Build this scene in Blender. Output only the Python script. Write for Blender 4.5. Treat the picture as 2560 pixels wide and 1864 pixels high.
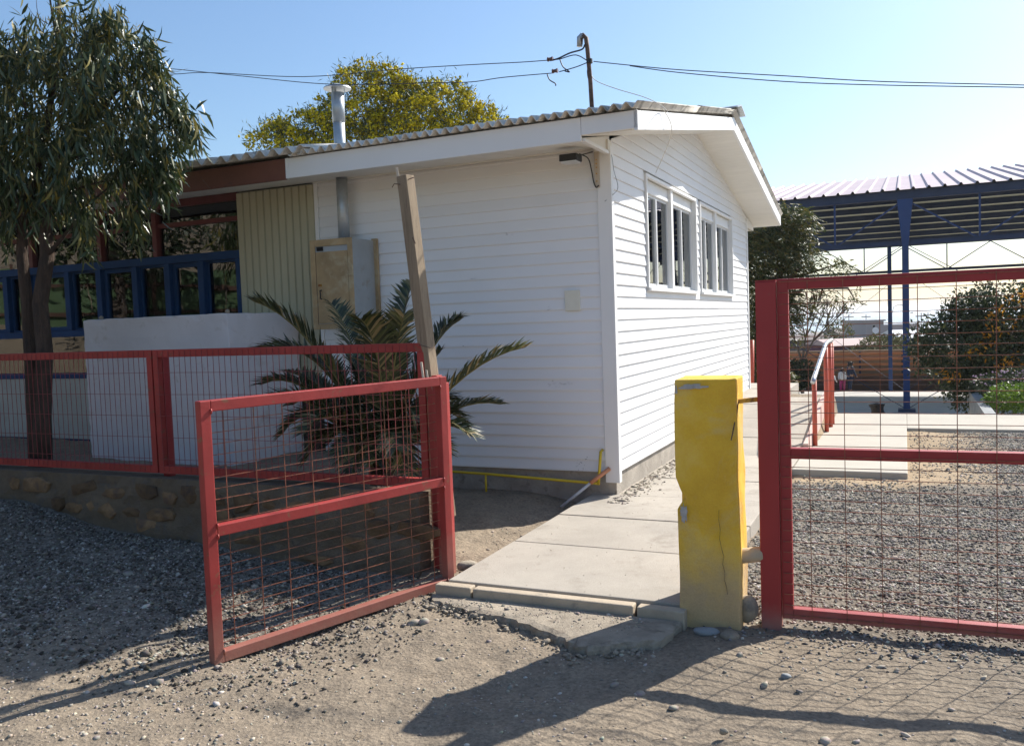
import bpy, bmesh, math, random
import numpy as np
from mathutils import Vector, Matrix
rnd = random.Random(7)
rng = np.random.default_rng(11)
SC = bpy.context.scene
for o in list(bpy.data.objects): bpy.data.objects.remove(o)
COL = SC.collection
R = math.radians
# ------------------------------------------------------------------ camera
CAM_H, PITCH, ROLL, FPX = 1.55, R(3.33216), R(-2.05613), 2154.77
cp, sp = math.cos(PITCH), math.sin(PITCH)
_f = Vector((0, cp, -sp)); _r = Vector((1, 0, 0)); _u = _r.cross(_f)
cr, sr = math.cos(ROLL), math.sin(ROLL)
_r2 = _r*cr+_u*sr; _u2 = _u*cr-_r*sr
cd = bpy.data.cameras.new('camera'); cam = bpy.data.objects.new('camera', cd); COL.objects.link(cam)
m = Matrix((( _r2.x, _u2.x, -_f.x, 0), (_r2.y, _u2.y, -_f.y, 0), (_r2.z, _u2.z, -_f.z, CAM_H), (0, 0, 0, 1)))
cam.matrix_world = m
cd.sensor_width = 36; cd.lens = 36*FPX/2560; cd.clip_start = .05; cd.clip_end = 20000
SC.camera = cam
# ------------------------------------------------------------------ light
SUN_EL, SUN_AZ = R(37.6), R(52.6)          # azimuth clockwise from +Y
w = bpy.data.worlds.new('World'); SC.world = w; w.use_nodes = True
nt = w.node_tree; bg = nt.nodes['Background']
sky = nt.nodes.new('ShaderNodeTexSky'); sky.sky_type = 'NISHITA'; sky.sun_disc = False
sky.sun_elevation = SUN_EL; sky.sun_rotation = SUN_AZ; sky.air_density = 1.25; sky.dust_density = 1.1; sky.ozone_density = 5.5; sky.altitude = 50
nt.links.new(sky.outputs[0], bg.inputs[0]); bg.inputs[1].default_value = .09
sl = bpy.data.lights.new('sun', 'SUN'); sl.energy = 4.6; sl.angle = R(.53); sl.color = (1, .95, .87)
so = bpy.data.objects.new('sun', sl); COL.objects.link(so)
sdir = Vector((math.sin(SUN_AZ)*math.cos(SUN_EL), math.cos(SUN_AZ)*math.cos(SUN_EL), math.sin(SUN_EL)))
so.rotation_euler = sdir.to_track_quat('Z', 'Y').to_euler(); so.location = (20, 15, 30)
SC.view_settings.view_transform = 'Standard'; SC.view_settings.look = 'None'
SC.view_settings.gamma = 1; SC.view_settings.use_curve_mapping = False
SC.view_settings.exposure = 0.9
SC.cycles.max_bounces = 8; SC.cycles.transparent_max_bounces = 12
SC.cycles.sample_clamp_indirect = 8

# ------------------------------------------------------------------ frames
TH = R(24.5618); CB, SB = math.cos(TH), math.sin(TH)
C0 = (.838, 7.046)                          # near corner of the white house
def W(s, t, z=0.0):                         # school-yard frame (s right along the long wall, t away) -> world
    return Vector((C0[0]+s*CB+t*SB, C0[1]-s*SB+t*CB, z))
def ST(x, y):
    dx, dy = x-C0[0], y-C0[1]
    return dx*CB-dy*SB, dx*SB+dy*CB
def at(px, py, Y):                          # surveyed point at distance Y in front of the camera
    d = _f+_r2*((px-1280)/FPX)-_u2*((py-932)/FPX)
    k = Y/d.y
    return Vector((d.x*k, Y, CAM_H+d.z*k))

# ------------------------------------------------------------------ materials
def newmat(name):
    m = bpy.data.materials.new(name); m.use_nodes = True
    n = m.node_tree; b = n.nodes['Principled BSDF']
    return m, n, b
def N(n, t, **k):
    x = n.nodes.new(t)
    for a, v in k.items(): setattr(x, a, v)
    return x
def noise(n, scale, detail=4, rough=.6, coord=None, dist=0):
    x = N(n, 'ShaderNodeTexNoise'); x.inputs['Scale'].default_value = scale
    x.inputs['Detail'].default_value = detail; x.inputs['Roughness'].default_value = rough
    x.inputs['Distortion'].default_value = dist
    if coord: n.links.new(coord, x.inputs['Vector'])
    return x
def ramp(n, src, stops):
    x = N(n, 'ShaderNodeValToRGB'); n.links.new(src, x.inputs[0])
    e = x.color_ramp.elements
    while len(e) < len(stops): e.new(.5)
    for i, (p, c) in enumerate(stops):
        e[i].position = p; e[i].color = (c[0], c[1], c[2], 1) if not isinstance(c, (int, float)) else (c, c, c, 1)
    return x
def mix(n, fac, a, b, mode='MIX'):
    x = N(n, 'ShaderNodeMix', data_type='RGBA', blend_type=mode)
    for s, v in ((0, fac), (6, a), (7, b)):
        if hasattr(v, 'is_output'): n.links.new(v, x.inputs[s])
        elif s == 0: x.inputs[0].default_value = v
        else: x.inputs[s].default_value = (*v, 1)
    return x.outputs[2]
def bump(n, b, h, strength=.3, dist=.01, prev=None):
    x = N(n, 'ShaderNodeBump'); x.inputs['Strength'].default_value = strength; x.inputs['Distance'].default_value = dist
    n.links.new(h, x.inputs['Height'])
    if prev: n.links.new(prev, x.inputs['Normal'])
    if b: n.links.new(x.outputs[0], b.inputs['Normal'])
    return x.outputs[0]
def M(name, col, rough=.7, var=.12, scale=6, col2=None, thr=(.55, .7), spots=14, bmp=.15, bscale=60, bdist=.004, metal=0, spec=.4, stretch=None, island=0):
    """painted / plain surface: broad tone variation, worn patches of col2, fine relief"""
    m, n, b = newmat(name)
    tc = N(n, 'ShaderNodeTexCoord'); geo = N(n, 'ShaderNodeNewGeometry')
    co = geo.outputs['Position']
    if stretch:
        mp = N(n, 'ShaderNodeMapping'); mp.inputs['Scale'].default_value = stretch
        n.links.new(co, mp.inputs[0]); co = mp.outputs[0]
    a = noise(n, scale, 5, .6, co)
    lo = tuple(c*(1-var) for c in col); hi = tuple(min(1, c*(1+var)) for c in col)
    c = ramp(n, a.outputs[0], [(.3, lo), (.7, hi)]).outputs[0]
    if col2:
        s = noise(n, spots, 8, .65, co, .3)
        f = ramp(n, s.outputs[0], [(thr[0], 0.), (thr[1], 1.)])
        c = mix(n, f.outputs[0], c, col2)
    if island:
        r = N(n, 'ShaderNodeObjectInfo')
        rr = ramp(n, r.outputs['Random'], [(0, 1-island), (1, 1+island*.3)])
        c = mix(n, 1., c, rr.outputs[0], 'MULTIPLY')
    n.links.new(c, b.inputs['Base Color'])
    b.inputs['Roughness'].default_value = rough; b.inputs['Metallic'].default_value = metal
    b.inputs['Specular IOR Level'].default_value = spec
    if bmp:
        f = noise(n, bscale, 6, .7, co); bump(n, b, f.outputs[0], bmp, bdist)
    return m

def blocks(name, stops, rough=.9, spec=.2, bmp=.3):
    """loose pieces: colour by piece"""
    m, n, b = newmat(name)
    g = N(n, 'ShaderNodeNewGeometry')
    c = ramp(n, g.outputs['Random Per Island'], stops)
    x = noise(n, 40, 3, .6, g.outputs['Position'])
    cc = mix(n, .35, c.outputs[0], x.outputs['Color'], 'OVERLAY')
    hs = N(n, 'ShaderNodeHueSaturation'); hs.inputs['Saturation'].default_value = .85; n.links.new(cc, hs.inputs['Color'])
    n.links.new(hs.outputs[0], b.inputs['Base Color'])
    b.inputs['Roughness'].default_value = rough; b.inputs['Specular IOR Level'].default_value = spec
    f = noise(n, 150, 4, .6, g.outputs['Position']); bump(n, b, f.outputs[0], bmp, .003)
    return m

def leafmat(name, stops, rough=.4, trans=.25, spec=.5):
    m, n, b = newmat(name)
    g = N(n, 'ShaderNodeNewGeometry')
    c = ramp(n, g.outputs['Random Per Island'], stops)
    n.links.new(c.outputs[0], b.inputs['Base Color']); b.inputs['Roughness'].default_value = rough
    b.inputs['Specular IOR Level'].default_value = spec
    tr = N(n, 'ShaderNodeBsdfTranslucent'); n.links.new(c.outputs[0], tr.inputs[0])
    mx = N(n, 'ShaderNodeMixShader'); mx.inputs[0].default_value = trans
    n.links.new(b.outputs[0], mx.inputs[1]); n.links.new(tr.outputs[0], mx.inputs[2])
    n.links.new(mx.outputs[0], n.nodes['Material Output'].inputs[0])
    return m

MT = {}
MT['siding'] = M('white_vinyl_siding', (.80, .80, .80), .55, .03, 1.2, (.62, .58, .5), (.70, .86), 3, .05, 30, .002, island=.035)
MT['trim'] = M('white_trim', (.80, .80, .79), .5, .03, 2, (.6, .56, .48), (.72, .85), 6, .04)
MT['soffit'] = M('soffit_white', (.78, .76, .70), .6, .05, 2, (.5, .45, .36), (.66, .85), 5, .05, island=.04)
MT['fascia_brown'] = M('brown_fascia_paint', (.17, .065, .045), .6, .15, 4, (.10, .05, .04), (.6, .75), 12, .1)
MT['plinth'] = M('plinth_concrete', (.36, .32, .27), .92, .22, 5, (.23, .20, .17), (.56, .66), 9, .7, 45, .01)
MT['roof'] = M('fibre_cement_roof', (.70, .67, .61), .9, .15, 5, (.20, .19, .17), (.5, .72), 7, .3, 80, .004, island=.08)
MT['yellow_clad'] = M('yellow_cladding', (.47, .44, .31), .6, .08, 2, (.42, .38, .25), (.62, .8), 7, .08, stretch=(1, 1, .3))
MT['maroon'] = M('maroon_paint', (.13, .03, .03), .5, .2, 5, (.07, .03, .02), (.6, .8), 10, .1)
MT['brown_base'] = M('dark_brown_base', (.075, .04, .032), .7, .2, 5)
MT['blue'] = M('blue_paint', (.008, .042, .125), .75, .15, 5, (.01, .03, .10), (.6, .8), 10, .1)
MT['wallbeige'] = M('beige_render', (.42, .41, .36), .85, .08, 3, (.3, .28, .24), (.6, .8), 8, .15)
MT['navy_base'] = M('navy_base_paint', (.02, .03, .075), .6, .2, 5)
MT['whitebox'] = M('white_plaster', (.64, .60, .60), .9, .06, 2.5, (.46, .41, .36), (.58, .76), 5, .2, 40, .004)
MT['galv'] = M('galvanised_steel', (.44, .47, .49), .42, .14, 9, (.30, .30, .30), (.6, .75), 20, .08, metal=.55)
MT['cabinet'] = M('weathered_tin_cabinet', (.42, .30, .165), .45, .25, 4, (.50, .42, .28), (.5, .68), 7, .15, metal=.25)
MT['cabside'] = M('cabinet_side_tin', (.40, .43, .45), .5, .1, 5, (.33, .30, .26), (.6, .75), 7, .1, metal=.3)
MT['chipgrey_'] = M('grey_scuff', (.22, .21, .20), .9, .1, 5, bmp=0)
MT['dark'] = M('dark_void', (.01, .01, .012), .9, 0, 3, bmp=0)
MT['black'] = M('black_plastic', (.02, .02, .02), .5, .1, 5)
MT['alu'] = M('aluminium_frame', (.62, .63, .64), .4, .05, 5, metal=.2)
MT['wood'] = M('grey_weathered_wood', (.30, .23, .155), .9, .3, 3, (.16, .12, .085), (.5, .66), 6, .6, 30, .006, stretch=(6, 6, .6))
MT['woodpale'] = M('pale_wood_strip', (.52, .45, .36), .8, .15, 8, stretch=(4, 4, .5))
MT['red'] = M('faded_red_paint', (.33, .036, .03), .55, .2, 5, (.20, .075, .045), (.60, .68), 14, .35, 70, .003)
MT['redgate'] = M('sunned_red_paint', (.32, .036, .032), .5, .2, 4, (.22, .09, .05), (.60, .66), 14, .4, 60, .003)
MT['redpost'] = M('red_post_paint', (.32, .028, .03), .5, .10, 3, (.25, .06, .05), (.68, .74), 12, .25, 60, .003)
def dusty(key, z0, z1, col, fac=.7):
    m = MT[key]; n = m.node_tree; b = n.nodes['Principled BSDF']; l = b.inputs['Base Color'].links[0]; src = l.from_socket
    g = N(n, 'ShaderNodeNewGeometry'); sx = N(n, 'ShaderNodeSeparateXYZ'); n.links.new(g.outputs['Position'], sx.inputs[0])
    no = noise(n, 9, 5, .7, g.outputs['Position']); a = N(n, 'ShaderNodeMath', operation='MULTIPLY_ADD')
    n.links.new(no.outputs[0], a.inputs[0]); a.inputs[1].default_value = z1*.9; n.links.new(sx.outputs[2], a.inputs[2])
    f = ramp(n, a.outputs[0], [(max(0, z0+z1*.35), fac), (min(1, z1*1.4), 0.)])
    n.links.new(mix(n, f.outputs[0], src, col), b.inputs['Base Color'])
dusty('whitebox', .35, .42, (.30, .25, .20), .8); dusty('siding', .28, .26, (.55, .50, .42), .5)
dusty('redgate', .0, .38, (.30, .18, .13)); dusty('redpost', .0, .12, (.36, .25, .2), .6)
MT['wire'] = M('rusty_wire', (.28, .105, .06), .6, .3, 20, (.12, .06, .045), (.5, .6), 30, 0, metal=.2)
MT['wirered'] = M('painted_red_wire', (.26, .05, .05), .6, .2, 20, bmp=0)
MT['railred'] = M('orange_red_paint', (.50, .09, .05), .45, .1, 5, bmp=.1)
MT['steel'] = M('polished_steel', (.62, .61, .60), .28, .1, 10, metal=.9, bmp=.05)
MT['conc'] = M('path_concrete', (.38, .34, .285), .92, .12, 2.2, (.27, .235, .19), (.54, .74), 4, .5, 120, .004, island=.05)
for key in ('conc',):
    m = MT[key]; n = m.node_tree; b = n.nodes['Principled BSDF']; src = b.inputs['Base Color'].links[0].from_socket
    g_ = N(n, 'ShaderNodeNewGeometry'); f_ = noise(n, 170, 5, .8, g_.outputs['Position'])
    rr_ = ramp(n, f_.outputs[0], [(.3, .35), (.5, .5), (.72, .72)]); n.links.new(mix(n, .7, src, rr_.outputs[0], 'OVERLAY'), b.inputs['Base Color'])
MT['kerb'] = M('kerb_concrete', (.46, .38, .28), .92, .14, 6, (.30, .26, .21), (.58, .7), 10, .6, 80, .005)
MT['apron'] = M('rough_concrete', (.33, .28, .215), .97, .25, 7, (.20, .165, .125), (.50, .66), 11, .9, 70, .008)
MT['platform'] = M('platform_concrete', (.42, .385, .325), .92, .08, 2, (.40, .36, .30), (.6, .75), 6, .4, 90, .004)
MT['rampside'] = M('pink_plaster', (.60, .42, .36), .9, .08, 4)
MT['court'] = M('court_concrete', (.44, .42, .39), .92, .1, .7, (.33, .31, .29), (.55, .7), 2.5, .2, 20, .01)
MT['mortar'] = M('stone_wall_mortar', (.16, .12, .08), .97, .25, 6, (.13, .11, .09), (.52, .66), 14, 1., 35, .02)
MT['rubble'] = M('ochre_stone', (.23, .14, .07), .9, .4, 7, (.13, .085, .06), (.5, .65), 10, .8, 50, .01, island=.5)
MT['bark'] = M('eucalyptus_bark', (.085, .056, .040), .95, .4, 6, (.055, .04, .032), (.48, .60), 9, 1., 22, .03, stretch=(3, 3, .7))
MT['barkdark'] = M('dark_bark', (.10, .075, .06), .9, .3, 5, bmp=.5)
MT['glassdark'] = None
MT['purlin'] = M('blue_grey_steel', (.02, .035, .08), .6, .15, 3)
MT['bluecol'] = M('blue_column_paint', (.010, .04, .14), .45, .12, 1.5)
MT['shroof'] = M('pink_grey_roof_sheet', (.44, .35, .36), .5, .08, .8, (.33, .28, .29), (.6, .75), 1.2, 0, metal=.1, island=.05)
MT['shunder'] = M('translucent_sheet_underside', (.55, .55, .42), .7, .08, 1, bmp=0)
MT['farwall'] = M('tan_block_wall', (.30, .22, .14), .9, .12, 1.5)
MT['orange'] = M('orange_board_paint', (.45, .17, .07), .7, .15, 2)
MT['darkwood'] = M('dark_bench_timber', (.10, .055, .04), .8, .2, 2)
MT['rust'] = M('rusty_yellow_steel', (.55, .30, .04), .6, .3, 25, (.2, .06, .02), (.5, .6), 40, .4)
MT['gasyellow'] = M('yellow_gas_pipe', (.62, .44, .02), .45, .1, 8)
MT['pvcorange'] = M('orange_pvc', (.62, .26, .13), .5, .1, 8)
MT['pvcgrey'] = M('pale_grey_pvc', (.55, .52, .50), .5, .1, 8)
MT['mastrust'] = M('rusty_mast', (.14, .085, .06), .7, .3, 15, (.07, .05, .045), (.5, .6), 25, .3)
MT['cable'] = M('black_cable', (.04, .045, .06), .6, .1, 5, bmp=0)
MT['cablewhite'] = M('pale_cable', (.55, .52, .46), .6, .1, 5, bmp=0)
MT['plate'] = M('cream_plate', (.72, .70, .60), .6, .05, 8)
MT['ceram'] = M('brown_insulator', (.12, .06, .05), .3, .1, 8)

def glassmat():
    m, n, b = newmat('window_glass'); n.nodes.remove(b)
    t = N(n, 'ShaderNodeBsdfTransparent'); t.inputs[0].default_value = (.72, .76, .75, 1)
    g = N(n, 'ShaderNodeBsdfGlossy'); g.inputs['Roughness'].default_value = .015; g.inputs[0].default_value = (.95, .98, 1, 1)
    f = N(n, 'ShaderNodeFresnel'); f.inputs[0].default_value = 1.9
    ge = N(n, 'ShaderNodeNewGeometry'); w_ = noise(n, 1.3, 2, .5, ge.outputs['Position'])
    bu = N(n, 'ShaderNodeBump'); bu.inputs['Strength'].default_value = .18; bu.inputs['Distance'].default_value = .02
    n.links.new(w_.outputs[0], bu.inputs['Height']); n.links.new(bu.outputs[0], g.inputs['Normal'])
    x = N(n, 'ShaderNodeMixShader'); n.links.new(f.outputs[0], x.inputs[0])
    n.links.new(t.outputs[0], x.inputs[1]); n.links.new(g.outputs[0], x.inputs[2])
    n.links.new(x.outputs[0], n.nodes['Material Output'].inputs[0]); return m
MT['glass'] = glassmat()

def yellowmat():
    m, n, b = newmat('chipped_yellow_paint')
    g = N(n, 'ShaderNodeNewGeometry'); P = g.outputs['Position']
    a = noise(n, 3.2, 6, .6, P)
    c = ramp(n, a.outputs[0], [(.25, (.68, .38, .028)), (.5, (.80, .49, .04)), (.75, (.88, .62, .14))]).outputs[0]
    # paint rubbed and dusty towards the foot
    sx = N(n, 'ShaderNodeSeparateXYZ'); n.links.new(P, sx.inputs[0])
    ad = N(n, 'ShaderNodeMath', operation='ADD'); n.links.new(sx.outputs[2], ad.inputs[0])
    sc_ = N(n, 'ShaderNodeMath', operation='MULTIPLY'); sc_.inputs[1].default_value = .55; n.links.new(noise(n, 6, 5, .6, P).outputs[0], sc_.inputs[0])
    n.links.new(sc_.outputs[0], ad.inputs[1])
    f = ramp(n, ad.outputs[0], [(.42, 1.), (.78, 0.)])
    c = mix(n, f.outputs[0], c, (.52, .37, .19))
    fd = ramp(n, noise(n, 2.6, 6, .65, P, .5).outputs[0], [(.50, 0.), (.66, .65)]); c = mix(n, fd.outputs[0], c, (.66, .50, .22))
    sp_ = noise(n, 9, 9, .7, P, .4); f2 = ramp(n, sp_.outputs[0], [(.70, 0.), (.72, 1.)])
    c = mix(n, f2.outputs[0], c, (.40, .37, .33))
    n.links.new(c, b.inputs['Base Color']); b.inputs['Roughness'].default_value = .8
    h = noise(n, 30, 10, .75, P); nb = bump(n, None, h.outputs[0], .55, .010)
    gr = noise(n, 120, 6, .8, P); c = mix(n, .45, c, ramp(n, gr.outputs[0], [(.3, .34), (.5, .5), (.7, .64)]).outputs[0], 'OVERLAY'); n.links.new(c, b.inputs['Base Color'])
    bump(n, b, f2.outputs[0], .4, -.003, nb)
    return m
MT['yellow'] = yellowmat()

def groundmat():
    m, n, b = newmat('dirt_ground')
    g = N(n, 'ShaderNodeNewGeometry'); P = g.outputs['Position']
    big = noise(n, .9, 5, .6, P); fine = noise(n, 45, 8, .75, P); mid = noise(n, 7, 6, .65, P)
    base = ramp(n, big.outputs[0], [(.32, (.21, .17, .125)), (.52, (.27, .215, .155)), (.7, (.33, .26, .18))]).outputs[0]
    c = mix(n, .5, base, ramp(n, mid.outputs[0], [(.3, (.16, .132, .102)), (.7, (.36, .29, .21))]).outputs[0])
    c = mix(n, .6, c, ramp(n, fine.outputs[0], [(.3, (.10, .09, .08)), (.5, (.5, .5, .5)), (.75, (.9, .88, .85))]).outputs[0], 'OVERLAY')
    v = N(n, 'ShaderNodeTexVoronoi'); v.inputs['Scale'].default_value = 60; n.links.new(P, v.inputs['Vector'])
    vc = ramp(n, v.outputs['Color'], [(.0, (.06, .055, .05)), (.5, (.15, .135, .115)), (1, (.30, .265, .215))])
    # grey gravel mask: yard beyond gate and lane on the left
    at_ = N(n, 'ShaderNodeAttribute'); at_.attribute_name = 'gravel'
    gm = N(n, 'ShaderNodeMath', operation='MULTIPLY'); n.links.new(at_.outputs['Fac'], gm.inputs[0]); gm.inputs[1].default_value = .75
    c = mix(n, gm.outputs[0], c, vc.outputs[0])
    at2 = N(n, 'ShaderNodeAttribute'); at2.attribute_name = 'sand'
    c = mix(n, at2.outputs['Fac'], c, mix(n, .5, (.50, .36, .21), base))
    n.links.new(c, b.inputs['Base Color']); b.inputs['Roughness'].default_value = .95; b.inputs['Specular IOR Level'].default_value = .15
    n1 = bump(n, None, fine.outputs[0], .6, .012); n2 = bump(n, None, mid.outputs[0], .5, .03, n1)
    bump(n, b, v.outputs['Distance'], .3, .01, n2)
    return m
MT['ground'] = groundmat()
MT['pebble_grey'] = blocks('grey_gravel', [(0, (.07, .065, .06)), (.3, (.16, .148, .133)), (.6, (.27, .245, .21)), (.85, (.40, .355, .29)), (1, (.58, .53, .45))])
MT['pebble_tan'] = blocks('mixed_pebbles', [(0, (.17, .15, .135)), (.15, (.27, .235, .195)), (.6, (.36, .30, .23)), (.9, (.43, .36, .27)), (1, (.62, .56, .48))])
MT['pebble_lane'] = blocks('dark_lane_gravel', [(0, (.05, .040, .030)), (.35, (.12, .10, .078)), (.7, (.20, .168, .13)), (.92, (.33, .29, .235)), (1, (.46, .42, .35))])  # brown soil tone, with the lane's shade also put into the colour
MT['rock'] = M('field_stone', (.33, .28, .21), .9, .25, 8, (.2, .17, .14), (.5, .65), 15, .6, 50, .01)
MT['rockgrey'] = M('grey_stone', (.27, .28, .28), .9, .2, 8, bmp=.5)
MT['euc'] = leafmat('eucalyptus_leaf', [(0, (.020, .036, .012)), (.5, (.048, .074, .026)), (.8, (.095, .115, .045)), (1, (.24, .19, .04))], .38, .22, .45)
MT['euctip'] = leafmat('yellow_green_leaf_tips', [(0, (.10, .10, .02)), (1, (.22, .18, .04))], .6, .3)
MT['acacia'] = leafmat('acacia_leaf', [(0, (.025, .045, .012)), (.6, (.065, .095, .02)), (1, (.14, .16, .035))], .5, .2)
MT['blossom'] = leafmat('yellow_blossom', [(0, (.44, .36, .01)), (.5, (.68, .58, .02)), (1, (.80, .72, .08))], .8, .45, .2)
MT['palm'] = leafmat('palm_leaflet', [(0, (.022, .035, .015)), (.5, (.05, .065, .025)), (.8, (.10, .12, .035)), (.93, (.24, .19, .08)), (1, (.34, .27, .14))], .38, .15, .55)
MT['palmstalk'] = M('palm_stalk', (.16, .14, .05), .6, .2, 5)
MT['hedge'] = leafmat('dark_shrub_leaf', [(0, (.015, .03, .012)), (.7, (.04, .06, .02)), (1, (.08, .09, .03))], .5, .2)
MT['autumn'] = leafmat('orange_yellow_leaf', [(0, (.35, .12, .01)), (1, (.60, .32, .03))], .6, .35, .2)
MT['bush'] = leafmat('bright_bush_leaf', [(0, (.05, .10, .01)), (1, (.16, .26, .03))], .5, .35)
MT['mauve'] = leafmat('mauve_flower', [(0, (.45, .3, .45)), (1, (.65, .5, .62))], .8, .3)
MT['pepper'] = leafmat('feathery_leaf', [(0, (.03, .045, .012)), (.6, (.07, .09, .025)), (1, (.20, .15, .04))], .5, .3)
MT['pod'] = leafmat('brown_seed_pod', [(0, (.08, .03, .02)), (1, (.16, .07, .04))], .7, .1)

# ------------------------------------------------------------------ mesh builder
class MB:
    def __init__(s): s.v = []; s.f = []; s.mi = []
    def add(s, v, f, mi=0):
        o = len(s.v); s.v += [tuple(p) for p in v]; s.f += [tuple(i+o for i in q) for q in f]; s.mi += [mi]*len(f); return s
    def box(s, x0, x1, y0, y1, z0, z1, mi=0):
        v = [(x0, y0, z0), (x1, y0, z0), (x1, y1, z0), (x0, y1, z0), (x0, y0, z1), (x1, y0, z1), (x1, y1, z1), (x0, y1, z1)]
        return s.add(v, [(3, 2, 1, 0), (4, 5, 6, 7), (0, 1, 5, 4), (1, 2, 6, 5), (2, 3, 7, 6), (3, 0, 4, 7)], mi)
    def bar(s, p, q, w, h, up=(0, 0, 1), mi=0):     # rectangular bar from p to q; w across, h along up
        p, q = Vector(p), Vector(q); d = (q-p).normalized(); u = Vector(up); x = d.cross(u).normalized(); u = x.cross(d).normalized()
        x *= w/2; u *= h/2
        v = [p-x-u, p+x-u, p+x+u, p-x+u, q-x-u, q+x-u, q+x+u, q-x+u]
        return s.add(v, [(0, 1, 2, 3), (7, 6, 5, 4), (4, 5, 1, 0), (5, 6, 2, 1), (6, 7, 3, 2), (7, 4, 0, 3)], mi)
    def tube(s, pts, r, n=8, mi=0, cap=True):
        pts = [Vector(p) for p in pts]; rs = r if isinstance(r, (list, tuple)) else [r]*len(pts)
        prev = None; rings = []
        for i, p in enumerate(pts):
            d = (pts[min(i+1, len(pts)-1)]-pts[max(i-1, 0)]).normalized()
            if prev is None:
                x = d.orthogonal().normalized()
            else:
                x = (prev-d*prev.dot(d)).normalized()
            prev = x; y = d.cross(x)
            rings.append([p+(x*math.cos(2*math.pi*k/n)+y*math.sin(2*math.pi*k/n))*rs[i] for k in range(n)])
        v = [q for g in rings for q in g]; f = []
        for i in range(len(pts)-1):
            for k in range(n):
                a = i*n+k; b_ = i*n+(k+1) % n
                f.append((a, b_, b_+n, a+n))
        if cap: f.append(tuple(range(n-1, -1, -1))); f.append(tuple(range((len(pts)-1)*n, len(pts)*n)))
        return s.add(v, f, mi)
    def prism(s, poly, vec, mi=0):                  # poly: 3-d points (planar), extruded by vec
        n = len(poly); P = [Vector(p) for p in poly]; Q = [p+Vector(vec) for p in P]
        return s.add(P+Q, [tuple(range(n-1, -1, -1)), tuple(range(n, 2*n))]+[(i, (i+1) % n, (i+1) % n+n, i+n) for i in range(n)], mi)
    def build(s, name, mats, parent=None, smooth=False, bev=0, kind=None, loc=None):
        me = bpy.data.meshes.new(name); me.from_pydata(s.v, [], s.f)
        if not isinstance(mats, (list, tuple)): mats = [mats]
        for m_ in mats: me.materials.append(MT[m_] if isinstance(m_, str) else m_)
        if len(mats) > 1: me.polygons.foreach_set('material_index', s.mi)
        bm = bmesh.new(); bm.from_mesh(me); bmesh.ops.recalc_face_normals(bm, faces=bm.faces); bm.to_mesh(me); bm.free()
        if smooth: me.polygons.foreach_set('use_smooth', [True]*len(me.polygons))
        o = bpy.data.objects.new(name, me); COL.objects.link(o)
        if parent: o.parent = parent
        if loc: o.location = loc
        if bev:
            b = o.modifiers.new('bevel', 'BEVEL'); b.width = bev; b.segments = 2; b.limit_method = 'ANGLE'; b.angle_limit = R(40)
        if kind: o['kind'] = kind
        return o
def npmesh(name, V, F, mat, parent=None, kind=None, smooth=False):
    """V (n,3) float, F (m,k) int"""
    me = bpy.data.meshes.new(name); k = F.shape[1]
    me.vertices.add(len(V)); me.vertices.foreach_set('co', V.astype(np.float32).ravel())
    me.loops.add(F.size); me.loops.foreach_set('vertex_index', F.astype(np.int32).ravel())
    me.polygons.add(len(F)); me.polygons.foreach_set('loop_start', np.arange(0, F.size, k, dtype=np.int32))
    me.polygons.foreach_set('loop_total', np.full(len(F), k, dtype=np.int32))
    me.update(calc_edges=True)
    if smooth: me.polygons.foreach_set('use_smooth', np.ones(len(F), bool))
    me.materials.append(MT[mat]); o = bpy.data.objects.new(name, me); COL.objects.link(o)
    if parent: o.parent = parent
    if kind: o['kind'] = kind
    return o
def tag(o, label=None, cat=None, group=None, kind=None):
    if label: o['label'] = label
    if cat: o['category'] = cat
    if group: o['group'] = group
    if kind: o['kind'] = kind
    return o
def thing(name, label, cat, loc=(0, 0, 0), rz=0, group=None, frame=False):
    o = bpy.data.objects.new(name, None); COL.objects.link(o); o.empty_display_size = .1
    if frame: o.location = (C0[0], C0[1], 0); o.rotation_euler = (0, 0, -TH)
    else: o.location = loc; o.rotation_euler = (0, 0, rz)
    return tag(o, label, cat, group)
def struct(o): o['kind'] = 'structure'; return o
def inframe(o): o.location = (C0[0], C0[1], 0); o.rotation_euler = (0, 0, -TH); return o

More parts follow.
